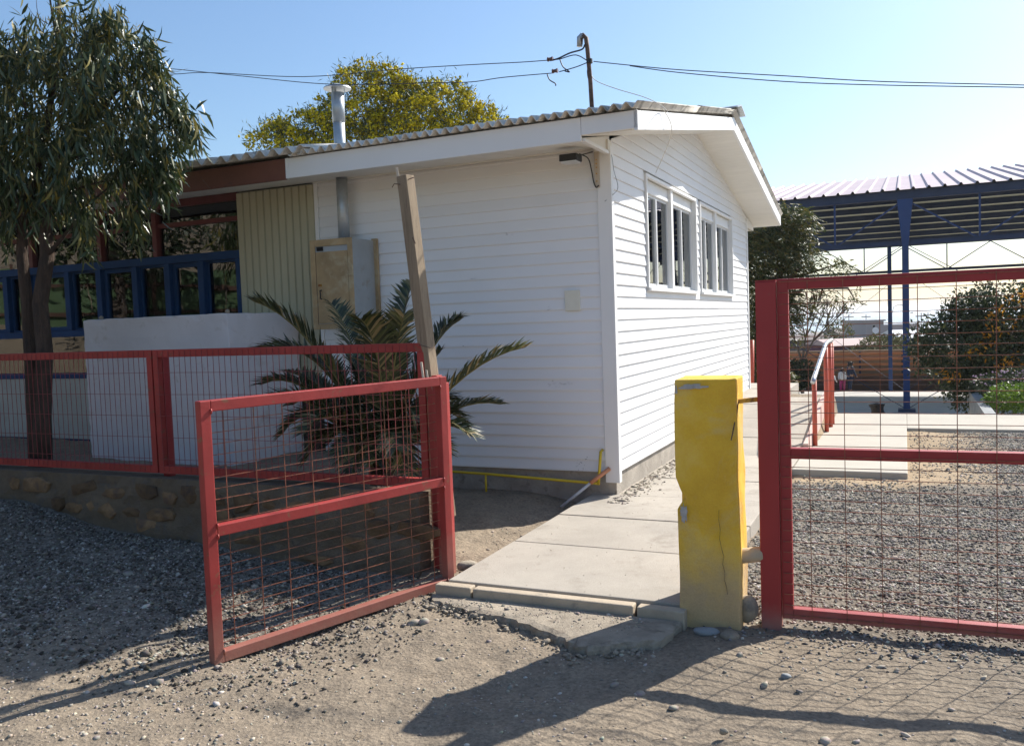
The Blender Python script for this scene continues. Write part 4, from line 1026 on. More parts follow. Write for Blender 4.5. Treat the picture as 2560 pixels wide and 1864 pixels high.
# hinge rod and stub
rod = thing('hinge_rod', 'rusty yellow rod joining the pillar to the right gate post', 'rod', (0, 0, 0))
MB().bar(at(1840, 1003, 4.25), at(1893, 998, 4.25), .02, .022).build('rod', 'rust', rod)
MB().tube([at(1846, 1005, 4.2), at(1838, 1050, 4.16), at(1828, 1100, 4.13)], .003, 5).build('wire', 'mastrust', rod)
st2 = MB().tube([at(1840, 1390, 4.27), at(1905, 1384, 4.25)], .038, 16).build('concrete_stub', 'kerb', smooth=True, bev=.006); tag(st2, 'short concrete stub bridging the yellow pillar and the red post', 'stub')

# ------------------------------------------------------------------ handrail on the ramp
hr = thing('handrail', 'red ramp handrail with a shiny steel top bar', 'handrail', frame=True)
hpz = [(1.27, 3.06, .84), (1.30, 4.22, 1.14), (1.31, 4.70, 1.165), (1.31, 5.0, 1.17)]
for s_, t_, zt in hpz: MB().tube([(s_, t_, .08), (s_, t_, zt-.02)], .026, 12).build('post', 'railred', hr, smooth=True)
MB().tube([(1.268, 2.93, .80), (1.27, 3.06, .835), (1.30, 4.22, 1.155), (1.305, 4.5, 1.17), (1.31, 5.02, 1.18)], .026, 12).build('top_bar', 'steel', hr, smooth=True)

# ------------------------------------------------------------------ foliage helpers
def leaves(n_pts, pts, dirs, length, width, curve=.25, seg=3):
    """ribbon leaves: pts (n,3) base, dirs (n,3) unit; returns V,F"""
    n = len(pts); d = dirs/np.linalg.norm(dirs, axis=1, keepdims=True)
    r = rng.normal(size=(n, 3)); sd_ = np.cross(d, r); sd_ /= np.linalg.norm(sd_, axis=1, keepdims=True)+1e-9
    nn = np.cross(d, sd_)
    L = length*rng.uniform(.7, 1.25, n); Wd = width*rng.uniform(.7, 1.2, n); cv = curve*rng.uniform(-1, 1, n)
    prof = {2: [0, 1., 0], 3: [.15, 1., .8, 0], 1: [0.6, .6]}[seg]
    rows = []
    for k, p in enumerate(prof):
        f = k/seg; c = pts+d*(L*f)[:, None]+sd_*(cv*L*(f*f))[:, None]+nn*(.5*cv*L*f*f)[:, None]
        rows.append(c-sd_*(Wd*p*.5)[:, None]); rows.append(c+sd_*(Wd*p*.5)[:, None])
    V = np.stack(rows, 1); k2 = V.shape[1]
    F0 = np.array([[2*i, 2*i+1, 2*i+3, 2*i+2] for i in range(seg)])
    F = (F0[None]+(np.arange(n)*k2)[:, None, None]).reshape(-1, 4)
    return V.reshape(-1, 3), F
def shell(n, lobes, thick=.35):
    """points inside lobes, biased to the surface; returns pts and outward dirs"""
    w_ = np.array([l[3]*l[4]*l[5] for l in lobes])**.67; w_ /= w_.sum(); idx = rng.choice(len(lobes), n, p=w_)
    c = np.array([l[:3] for l in lobes])[idx]; r = np.array([l[3:6] for l in lobes])[idx]
    u = rng.normal(size=(n, 3)); u /= np.linalg.norm(u, axis=1, keepdims=True)
    rad = 1-thick*np.abs(rng.normal(size=n))*.8
    return c+u*r*np.clip(rad, .1, 1.12)[:, None], u
# ------------------------------------------------------------------ eucalyptus
eu = thing('eucalyptus_tree', 'twin trunked eucalyptus with drooping narrow leaves behind the red fence', 'tree', (-4.0, 7.25, .3))
def P_(x, y, z): return (x+4.0, y-7.25, z-.3)
def tpath(l, Y): return [Vector(at(a, b, Y))-Vector((-4.0, 7.25, .3)) for a, b in l]
t1 = tpath([(98, 1170), (88, 1040), (80, 900), (68, 760), (55, 640), (58, 540), (90, 430), (120, 300), (145, 120), (150, -60)], 7.25)
t2 = tpath([(106, 1170), (105, 1040), (112, 880), (100, 760), (118, 640), (112, 520), (150, 400), (230, 300), (300, 220)], 7.18)
MB().tube(t1, [.085, .068, .06, .05, .045, .045, .038, .03, .022, .012], 10).build('trunk', 'bark', eu, smooth=True)
MB().tube(t2, [.085, .075, .066, .064, .058, .05, .035, .022, .012], 10).build('trunk', 'bark', eu, smooth=True)
mb = MB()
for l, r_ in (([(118, 640), (160, 590), (210, 520), (330, 420)], .02), ([(58, 540), (20, 450), (-30, 300)], .02), ([(150, 400), (250, 380), (380, 330), (470, 300), (515, 330)], .014),
              ([(145, 120), (125, 0), (118, -40)], .012), ([(90, 430), (60, 250), (20, 120)], .015), ([(112, 520), (200, 470), (300, 440)], .014), ([(120, 60), (85, 40), (65, 10)], .004), ([(100, 60), (92, 20), (90, -20)], .004)):
    P2 = tpath(l, 7.2+rnd.uniform(-.2, .1)); mb.tube(P2, [r_*(1-.75*i/(len(P2)-1)) for i in range(len(P2))], 6)
mb.build('branches', 'bark', eu, smooth=True)
def lob(px, py, Y, rx, ry, rz2): p = at(px, py, Y); return (p.x, p.y, p.z, rx, ry, rz2)
el = [lob(190, 230, 7.2, .68, .6, .62), lob(330, 300, 7.1, .42, .45, .55), lob(80, 300, 7.3, .6, .6, .55), lob(230, 400, 7.1, .55, .5, .45), lob(400, 350, 7.1, .2, .3, .35),
      lob(60, 420, 7.2, .55, .5, .4), lob(250, 140, 7.2, .45, .4, .33), lob(-60, 300, 7.4, .6, .7, .8), lob(380, 460, 7.0, .2, .2, .16), lob(20, 520, 7.2, .35, .4, .22), lob(150, 500, 7.0, .35, .3, .14), lob(-200, 450, 7.5, .7, .6, .7)]
n = 13000
# # gather into hanging sprays
ncl = 900; cen, _ = shell(ncl, el, .34)
sprig = []
for path_ in ([(390, 250), (430, 275), (465, 300), (492, 320)], [(370, 180), (405, 215), (430, 245)], [(385, 380), (415, 400), (425, 425)], [(370, 420), (400, 440), (410, 455)], [(300, 520), (340, 545), (350, 570)],
              [(200, 540), (215, 575), (220, 600)], [(330, 110), (375, 130), (400, 160)], [(230, 60), (270, 45), (300, 50)], [(60, 160), (20, 150), (5, 160)]):
    for q in range(len(path_)-1):
        for f in np.linspace(0, 1, 6): sprig.append(tuple(at(path_[q][0]*(1-f)+path_[q+1][0]*f, path_[q][1]*(1-f)+path_[q+1][1]*f, 7.0+rnd.uniform(-.1, .1))))
gap = np.array([tuple(at(a, b, 7.2)) for a, b in ((60, 230), (120, 215), (40, 300), (130, 330), (240, 500), (300, 300), (180, 420), (390, 300))])
cx_ = cen[:, 0]/cen[:, 1]; cz_ = (cen[:, 2]-1.55)/cen[:, 1]
for g_ in gap:
    keep = np.hypot(cx_-g_[0]/g_[1], cz_-(g_[2]-1.55)/g_[1]) > .011
    cen = cen[keep]; cx_ = cx_[keep]; cz_ = cz_[keep]
cen = np.concatenate([cen, np.array(sprig)]); ncl = len(cen); k_ = rng.integers(0, ncl, n); pts = cen[k_]+rng.normal(size=(n, 3))*np.array([.035, .035, .09])
dirs = np.stack([rng.normal(0, .35, n), rng.normal(0, .35, n), -np.abs(rng.normal(1, .4, n))], 1)+(cen[k_]-np.array([-3.8, 7.2, 3.3]))*.18
up_m = rng.random(n) < .08; dirs[up_m, 2] *= -.5
V, F = leaves(n, pts, dirs, .135, .021, .5)
O = np.array([-4.0, 7.25, .3])
npmesh('foliage', V-O, F, 'euc', eu, 'stuff', True)
n = 6000; pts, u = shell(n, el[:5]+[el[6]], .15); pts = pts[pts[:, 2] > 3.05]; n = len(pts)
dirs = rng.normal(size=(n, 3))*.6+np.array([0, 0, .7]); V, F = leaves(n, pts, dirs, .05, .009, .3)
npmesh('young_tips', V-O, F, 'euctip', eu, 'stuff')
# a few hundred of the clearest leaves singly
n = 260; pts, u = shell(n, el, .08); pts[:, 1] = np.minimum(pts[:, 1], 7.15)-.1
lv = []
for q in range(3):
    V, F = leaves(1, np.zeros((1, 3)), np.array([[0, .0, -1.]]), .15, .021, .28); me = None
    o = npmesh('leaf', V, F, 'euc', None, None, True); lv.append(o.data); bpy.data.objects.remove(o)
for i in range(n):
    o = bpy.data.objects.new('leaf', lv[i % 3]); COL.objects.link(o); o.parent = eu; o.location = tuple(pts[i]-O)
    o.rotation_euler = (rnd.uniform(-.5, .5), rnd.uniform(-.5, .5), rnd.uniform(0, 6.28))
# side sprig
# ------------------------------------------------------------------ acacia behind the house
Yac = 17.5
ac = thing('acacia_tree', 'rounded acacia tree covered in yellow blossom behind the roof', 'tree', (-2.3, Yac, -1))
O = np.array([-2.3, Yac, -1.])
al = [lob(940, 262, Yac, .95, .9, .72), lob(1060, 290, Yac, 1.1, 1, .62), lob(1170, 320, Yac, .75, .8, .4), lob(860, 320, Yac, .8, .8, .6), lob(775, 340, Yac-.5, .8, .7, .42), lob(695, 352, Yac-.5, .55, .6, .32), lob(1215, 330, Yac, .5, .6, .3),
      lob(900, 200, Yac, .4, .4, .3), lob(980, 400, Yac, 2, 1.2, .8), lob(1110, 255, Yac, .55, .5, .38), lob(990, 215, Yac, .5, .5, .35)]
MB().tube([(0, 0, 0), (.1, 0, 1.5), (.0, 0, 3.2), (.3, 0, 4.8)], [.2, .17, .13, .05], 10).build('trunk', 'barkdark', ac, smooth=True)
ncl = 1500; cen, u0 = shell(ncl, al, .22)
n = 24000; k_ = rng.integers(0, ncl, n); pts = cen[k_]+rng.normal(size=(n, 3))*.10
dirs = u0[k_]*.8+rng.normal(size=(n, 3))*.7+np.array([0, 0, .3]); V, F = leaves(n, pts, dirs, .12, .016, .2, 2)
npmesh('foliage', V-O, F, 'acacia', ac, 'stuff')
n = 13000; k_ = rng.integers(0, int(ncl*.6), n); pts = cen[k_]+u0[k_]*.06+rng.normal(size=(n, 3))*.055
scatter('blossom', pts-O, np.full(n, .027)*rng.uniform(.7, 1.5, n), 'blossom', OCT, flat=(.8, 1), parent=ac)

# ------------------------------------------------------------------ palm
pc_ = at(955, 1165, 6.25); pcx, pcy = pc_.x, pc_.y; pbz = .38
pm_ = thing('young_palm', 'young date palm with arching fronds behind the red fence', 'palm', (pcx, pcy, pbz))
def frond(tipv, length_mid, droop, nl=44, ll=.23, seed=0, basez=.08):
    """rachis as a quadratic curve from the heart to tipv (relative), arching through mid"""
    r = random.Random(seed); p0 = Vector((r.uniform(-.04, .04), r.uniform(-.04, .04), basez)); p2 = Vector(tipv); p1 = Vector(length_mid)
    def B(t): return p0*(1-t)**2+p1*2*t*(1-t)+p2*t*t
    mb = MB(); mb.tube([B(i/10) for i in range(11)], [.014*(1-.8*i/10) for i in range(11)], 5)
    for i in range(nl):
        t = .16+.84*i/(nl-1); c = B(t); d = (B(min(1, t+.01))-B(t-.01)).normalized()
        sd_ = d.cross(Vector((0, 0, 1)));
        if sd_.length < .1: sd_ = Vector((1, 0, 0))
        sd_.normalize(); nn = sd_.cross(d).normalized()
        L = ll*(math.sin(math.pi*min(1, .12+.80*t))**.6)*r.uniform(.85, 1.1)
        for sg in (-1, 1):
            if r.random() < .04: continue
            a = .62+.35*r.random()*.4-t*.25
            dr = (sd_*sg*math.cos(.35)*1.0+nn*(.42+r.uniform(-.15, .15))+d*(a+.35)).normalized()
            tip = c+dr*L+Vector((0, 0, -droop*L*r.uniform(.1, .6))); m_ = c+dr*L*.45
            wv = d*.0075; wv = (wv-dr*wv.dot(dr)); wv = wv.normalized()*.0105 if wv.length > 0 else wv
            fold = dr.cross(wv).normalized()*.003
            mb.add([c-wv*.5, c+wv*.5, m_+wv, m_-wv, tip, m_+fold], [(0, 1, 2, 5), (0, 5, 3), (5, 2, 4), (3, 5, 4)], 1)
    o = mb.build('frond', ['palmstalk', 'palm'], pm_); return o
def rel(px, py, dY): p = at(px, py, pcy+dY); return (p.x-pcx, p.y-pcy, p.z-pbz)
FR = [  # tip pixel, mid pixel, depth offsets
    ((632, 752), -.25, (800, 800), -.1), ((660, 870), .1, (830, 830), .05), ((905, 800), -.45, (960, 850), -.2), ((1028, 712), .15, (985, 850), .05),
    ((1150, 800), .2, (1060, 840), .1), ((1312, 868), -.1, (1130, 900), -.05), ((1010, 790), -.35, (975, 900), -.15), ((690, 1000), -.3, (790, 960), -.15),
    ((1250, 1010), .2, (1110, 980), .1), ((830, 760), .4, (900, 850), .2), ((1100, 880), .05, (1030, 950), -.05), ((760, 1080), -.45, (850, 960), -.25),
    ((1040, 1050), -.2, (1000, 960), -.15), ((1180, 1090), -.2, (1070, 1000), -.1), ((780, 880), .3, (860, 930), .2),
    ((990, 1120), -.45, (965, 1010), -.3), ((860, 1130), -.4, (900, 1030), -.25), ((1000, 860), .45, (975, 960), .2), ((720, 930), .4, (840, 950), .2),
    ((1110, 1130), -.3, (1030, 1040), -.2), ((820, 1110), -.2, (900, 1000), -.1), ((1060, 1100), -.2, (1000, 1000), -.1), ((1130, 1000), .35, (1050, 960), .2),
      ((705, 1085), -.1, (790, 950), -.05), ((765, 1150), -.15, (840, 980), -.1), ((880, 1180), -.25, (905, 1000), -.15), ((1010, 1180), -.25, (985, 1000), -.15),
      ((1085, 1150), -.15, (1040, 990), -.1), ((1160, 1060), .1, (1080, 950), .05), ((655, 960), .15, (780, 900), .1), ((940, 1150), -.35, (950, 1010), -.2), ((735, 1010), .3, (830, 930), .2), ((1010, 960), .0, (980, 1000), 0), ((880, 900), .1, (915, 960), .05)]
for i, (tp_, dy, md, dy2) in enumerate(FR):
    frond(rel(*tp_, dy), rel(*md, dy2), .5, 64 if i < 8 else 50, .30 if i < 8 else .25, i)
MB().tube([(0, 0, -.05), (0, 0, .12), (0, 0, .2)], [.09, .10, .04], 12).build('trunk', 'bark', pm_)

# ------------------------------------------------------------------ tree with feathery leaves beyond the house corner
Yp = 17.
pt = thing('feathery_tree', 'feathery leaved tree with brown seed pods beyond the far house corner', 'tree', (4.9, Yp, -1.2))
O = np.array([4.9, Yp, -1.2])
pl2 = [lob(1900, 610, Yp, .75, .7, .6), lob(1960, 560, Yp, .6, .6, .42), lob(1880, 760, Yp, .6, .7, .9), lob(1990, 640, Yp, .45, .5, .35), lob(1900, 930, Yp, .55, .6, .7), lob(1960, 750, Yp, .35, .4, .5)]
br = [[(1890, 1100), (1890, 800), (1920, 600)], [(1890, 820), (1980, 760), (2050, 800)], [(1900, 700), (2000, 690), (2110, 655)], [(1900, 800), (2010, 720), (2120, 720), (2135, 745)]]
mb = MB()
for l in br:
    P2 = [Vector(at(a, b, Yp))-Vector(O) for a, b in l]; mb.tube(P2, [.05*(1-.8*i/(len(P2)-1)) for i in range(len(P2))], 6)
mb.build('trunk', 'barkdark', pt, smooth=True)
def pinnate(n, cen, L=.28):
    pts = []; dirs = []
    for i in range(n):
        c = cen[i]; d = np.array([rnd.gauss(.4, .5), rnd.gauss(0, .5), rnd.gauss(-.5, .35)]); d /= np.linalg.norm(d)
        s_ = np.cross(d, [0, 0, 1.]); s_ /= np.linalg.norm(s_)+1e-6
        for k in range(7):
            for sg in (-1, 1):
                pts.append(c+d*L*(k+1)/8); dirs.append(s_*sg+d*.6+np.array([0, 0, -.3]))
    return np.array(pts), np.array(dirs)
cen, _ = shell(2600, pl2, .35)
extra = np.array([at(a+rnd.gauss(0, 14), b+rnd.gauss(0, 12), Yp+rnd.gauss(0, .15))[:] for a, b in [(2060, 660), (2090, 650), (2110, 665), (2010, 690), (2040, 720), (2080, 740), (2120, 740), (2010, 760), (2040, 780), (2000, 800), (2060, 700), (1990, 820)] for _ in range(9)])
cen = np.concatenate([cen, extra]); pp, dd = pinnate(len(cen), cen)
V, F = leaves(len(pp), pp, dd, .09, .024, .15, 2); npmesh('foliage', V-O, F, 'pepper', pt, 'stuff')
pp = np.array([at(a+rnd.gauss(0, 12), b+rnd.gauss(0, 16), Yp+rnd.gauss(0, .1))[:] for a, b in [(1975, 680), (1990, 670), (2040, 730), (2010, 720), (1960, 660)] for _ in range(14)])
V, F = leaves(len(pp), pp, np.tile([0.05, 0, -1.], (len(pp), 1))+rng.normal(size=(len(pp), 3))*.15, .15, .035, .1, 2); npmesh('seed_pods', V-O, F, 'pod', pt, 'stuff')
# red posts behind the house corner
o = MB().tube([at(1878, 1010, 14.6), at(1878, 850, 14.6)], .05, 10).build('bollard', 'railred', smooth=True); tag(o, 'red round post just beyond the far corner of the white house', 'post')

# ------------------------------------------------------------------ tree and flower bed at right
Yt = 15.
rt = thing('ornamental_tree', 'dark leaved tree with orange and yellow leaves by the flower bed', 'tree', (8.45, Yt, -.2)); O = np.array([8.45, Yt, -.2])
rl = [lob(2400, 880, Yt, .75, .7, .62), lob(2480, 800, Yt, .75, .7, .6), lob(2520, 900, Yt, .8, .7, .7), lob(2330, 850, Yt, .35, .4, .3), lob(2460, 960, Yt, .6, .6, .5), lob(2600, 800, Yt, .8, .8, .8), lob(2420, 790, Yt, .4, .4, .3)]
P2 = [Vector(at(a, b, Yt))-Vector(O) for a, b in [(2478, 1075), (2472, 1000), (2478, 900), (2490, 800)]]
MB().tube(P2, [.07, .06, .05, .02], 8).build('trunk', 'bark', rt, smooth=True)
mb = MB()
for l in ([(2478, 960), (2430, 870), (2380, 820)], [(2478, 940), (2540, 870), (2560, 800)], [(2500, 860), (2540, 880), (2570, 870)]):
    P2 = [Vector(at(a, b, Yt-.3))-Vector(O) for a, b in l]; mb.tube(P2, [.025, .018, .008], 6)
mb.build('branches', 'bark', rt, smooth=True)
ncl = 800; cen, u0 = shell(ncl, rl, .3); n = 23000; k_ = rng.integers(0, ncl, n)
pts = cen[k_]+rng.normal(size=(n, 3))*.09; dirs = rng.normal(size=(n, 3))+u0[k_]*.5; V, F = leaves(n, pts, dirs, .085, .038, .2, 2)
npmesh('foliage', V-O, F, 'hedge', rt, 'stuff')
ol = [lob(2500, 800, Yt-.6, .25, .2, .3), lob(2470, 850, Yt-.6, .3, .2, .2), lob(2520, 900, Yt-.6, .3, .2, .25), lob(2440, 880, Yt-.6, .2, .2, .15), lob(2370, 940, Yt-.5, .25, .2, .12), lob(2550, 760, Yt-.5, .3, .2, .3)]
n = 260; pts, u = shell(n, ol, .5); V, F = leaves(n, pts, rng.normal(size=(n, 3)), .085, .04, .2, 2)
npmesh('orange_leaves', V-O, F, 'autumn', rt, 'stuff')
fb = thing('flower_bed', 'kerbed flower bed with a bright green bush and mauve flowers', 'flower bed', (7.4, 12.9, 0)); O = np.array([7.4, 12.9, 0.])
fl_ = [lob(2540, 990, 12.6, .38, .4, .2), lob(2500, 1000, 12.6, .2, .3, .14), lob(2600, 1000, 12.6, .5, .4, .25)]
n = 3800; pts, u = shell(n, fl_, .35); V, F = leaves(n, pts, u+rng.normal(size=(n, 3))*.6, .05, .024, .2, 2); npmesh('bush', V-O, F, 'bush', fb, 'stuff')
n = 1800; pts, u = shell(n, [lob(2500, 960, 13.2, .45, .3, .16), lob(2560, 950, 13.2, .5, .3, .2)], .4); V, F = leaves(n, pts, u+rng.normal(size=(n, 3))*.6, .06, .02, .2, 2); npmesh('dark_plants', V-O, F, 'hedge', fb, 'stuff')
n = 90; pts, u = shell(n, [lob(2500, 945, 13.1, .45, .3, .12), lob(2560, 940, 13.1, .4, .3, .12)], .2); scatter('flowers', pts-O, np.full(n, .02), 'mauve', OCT, parent=fb)
kb = MB(); e_ = [at(2468, 1020, 12.6), at(2500, 1040, 12.0), at(2640, 1045, 11.6)]
for i in range(2): kb.bar(e_[i]-Vector((0, 0, .06)), e_[i+1]-Vector((0, 0, .06)), .08, .09)
kb.v = [(a-7.4, b-12.9, c) for a, b, c in kb.v]; kb.build('kerb', 'kerb', fb)
sd2 = MB().prism([(3.14, 6.32, -1.3), (3.14, 6.32, .09), (3.17, 10.1, .09), (3.17, 10.1, -1.3)], (.14, 0, 0)).build('stair_side_wall', 'rockgrey'); inframe(sd2); tag(sd2, 'grey concrete side wall of the sunken steps down to the court, beside the dark leaved tree', 'wall')

# ------------------------------------------------------------------ court shelter
sh = thing('court_shelter', 'large open sided sports court shelter with a ribbed roof on blue steel columns', 'shelter', frame=True)
# near eave line runs along s at t0, far eave at t1
T0 = ST(7.87, 25.1)[1]; T1 = T0+19.5; ZE = 4.72; S0, S1 = -6.0, 26.0; TM = (T0+T1)/2; RISE = 1.7
def shz(t): return ZE+RISE*(1-abs(t-TM)/(TM-T0))
k = 0; a = S0
while a < S1:
    for (q0, q1) in ((T0-.25, TM), (TM, T1+.25)):
        mb = MB(); V = []
        prof = [(0, 0), (.03, .06), (.07, .06), (.10, 0), (.38, 0), (.41, .06), (.45, .06), (.48, 0), (.76, 0)]
        for t_ in (q0, q1):
            for ds, dz in prof: V.append((a+ds, t_, shz(t_)+.08+dz))
        n = len(prof); mb.add(V, [(i, i+1, i+1+n, i+n) for i in range(n-1)]); mb.build('roof_sheet', 'shroof', sh)
    a += .76; k += 1
for (q0, q1) in ((T0-.2, TM), (TM, T1+.2)):
    mb = MB(); mb.add([(S0, q0, shz(q0)+.06), (S1, q0, shz(q0)+.06), (S1, q1, shz(q1)+.06), (S0, q1, shz(q1)+.06)], [(0, 1, 2, 3)]); mb.build('ceiling_sheet', 'shunder', sh)
for i in range(18):
    t_ = T0+.6+(T1-T0-1.2)*i/17
    MB().box(S0, S1, t_-.05, t_+.05, shz(t_)-.16, shz(t_)+.055).build('purlin', 'purlin', sh)
for t_ in (T0, T1):
    MB().box(S0, S1, t_-.08, t_+.08, ZE-.20, ZE+.03).build('eave_beam', 'purlin', sh)
    zb = ZE-1.38
    MB().box(S0, S1, t_-.05, t_+.05, zb-.06, zb+.06).build('bottom_chord', 'purlin', sh)
cs0 = ST(11.118, 24.247)[0]
colS = [cs0-7.2, cs0, cs0+7.2, cs0+14.4, cs0+21.6]
for t_ in (T0, T1):
    mb_c = 'bluecol' if t_ == T0 else 'purlin'
    a = colS[0]
    zb = ZE-1.38
    while a < colS[-1]-.1:
        d_ = MB(); d_.bar((a, t_, ZE-.2), (a+1.8, t_, zb), .04, .04); d_.bar((a+1.8, t_, zb), (a+3.6, t_, ZE-.2), .04, .04); d_.build('brace', 'bluecol', sh)
        MB().bar((a+1.8, t_, ZE-.2), (a+1.8, t_, zb), .05, .05, up=(0, 1, 0)).build('strut', 'bluecol', sh)
        a += 3.6
zc0 = -1.33
DS = A_(2225, 800, T1)[0]-cs0
if abs(DS) > 4: DS = 0
print('DS', DS)
for s_ in colS:
    mb = MB(); mb.prism([(s_-.085, T0-.09, zc0), (s_+.085, T0-.09, zc0), (s_+.085, T0-.09, 3.3), (s_+.20, T0-.09, ZE-.2), (s_-.20, T0-.09, ZE-.2), (s_-.085, T0-.09, 3.3)], (0, .18, 0)); mb.build('column', 'bluecol', sh, bev=.01)
    MB().box(s_-.22, s_+.22, T0-.2, T0+.2, zc0-.02, zc0+.12).build('base_plate', 'purlin', sh)
    zf = -1.31-(T1-19.5)*.0578
    s2_ = s_+DS; MB().box(s2_-.09, s2_+.09, T1-.1, T1+.1, zf, ZE-.2).build('column', 'bluecol', sh)
    # rafters
    for q0, q1 in ((T0, TM), (TM, T1)):
        MB().bar((s_, q0, shz(q0)-.28), (s_, q1, shz(q1)-.28), .12, .25).build('rafter', 'purlin', sh)
for i in range(len(colS)-1):
    a0, a1 = colS[i], colS[i+1]
    for t_, zf in ((T0, zc0+.1), (T1, -1.31-(T1-19.5)*.0578)):
        mb = MB(); mb.tube([(a0, t_, zf), (a1, t_, ZE-1.4)], .012, 4); mb.tube([(a1, t_, zf), (a0, t_, ZE-1.4)], .012, 4); mb.build('brace_rod', 'purlin', sh)

# ------------------------------------------------------------------ far court wall, rails and bench
TW = 41.5; zW = -1.31-(TW-19.5)*.0578
fw = inframe(MB().box(-14, 34, TW, TW+.25, zW-.3, zW+2.05).build('court_wall', 'farwall')); tag(fw, 'tan wall along the far side of the sports court', 'wall')
sf = thing('slat_railing', 'orange boarded railing on dark posts in front of the tan court wall', 'railing', frame=True)
for i in range(5): MB().box(-14, 14, TW-.5, TW-.46, zW+.75+.27*i, zW+.87+.27*i).build('board', 'orange', sf)
for i in range(15): MB().box(-14+2*i, -13.9+2*i, TW-.46, TW-.38, zW, zW+2.0).build('post', 'purlin', sf)
bn = thing('court_bench', 'long dark timber bench rows below the orange railing', 'bench', frame=True)
for i in range(2):
    MB().box(-14, 13, TW-1.3-.5*i, TW-.95-.5*i, zW+.72-.36*i, zW+.77-.36*i).build('seat_plank', 'darkwood', bn)
MB().box(-14, 13, TW-1.2, TW-1.15, zW, zW+.70).build('riser', 'darkwood', bn)
for i in range(7):
    mb = MB(); a = -13+4*i; mb.bar((a, TW-1.2, zW+.1), (a+1, TW-1.2, zW+.68), .03, .03); mb.bar((a+2, TW-1.2, zW+.1), (a+1, TW-1.2, zW+.68), .03, .03); mb.build('brace', 'purlin', bn)

# ------------------------------------------------------------------ people
MT['skin'] = M('skin', (.36, .2, .13), .6, .05, 5, bmp=0)
MT['hair'] = M('dark_hair', (.02, .015, .012), .6, .1, 5, bmp=0)
MT['navycloth'] = M('navy_cloth', (.02, .03, .06), .9, .1, 5, bmp=0)
MT['magenta'] = M('magenta_cloth', (.32, .03, .14), .9, .1, 5, bmp=0)
MT['greycloth'] = M('pale_grey_cloth', (.45, .46, .50), .9, .1, 5, bmp=0)
MT['whitecloth'] = M('white_cloth', (.6, .62, .66), .9, .1, 5, bmp=0)
def skin(name, verts, edges, rad, mat, parent, loc=(0, 0, 0), sub=1):
    me = bpy.data.meshes.new(name); me.from_pydata(verts, edges, []); o = bpy.data.objects.new(name, me); COL.objects.link(o)
    if parent: o.parent = parent
    o.location = loc; sk = o.modifiers.new('skin', 'SKIN'); sk.use_smooth_shade = True
    me.materials.append(MT[mat])
    if not me.skin_vertices:
        bpy.context.view_layer.objects.active = o
        bm = bmesh.new(); bm.from_mesh(me); bm.verts.layers.skin.verify(); bm.to_mesh(me); bm.free()
    for i, r_ in enumerate(rad): me.skin_vertices[0].data[i].radius = (r_, r_) if not isinstance(r_, tuple) else r_
    me.skin_vertices[0].data[0].use_root = True
    sb_ = o.modifiers.new('sub', 'SUBSURF'); sb_.levels = sub; sb_.render_levels = sub
    return o
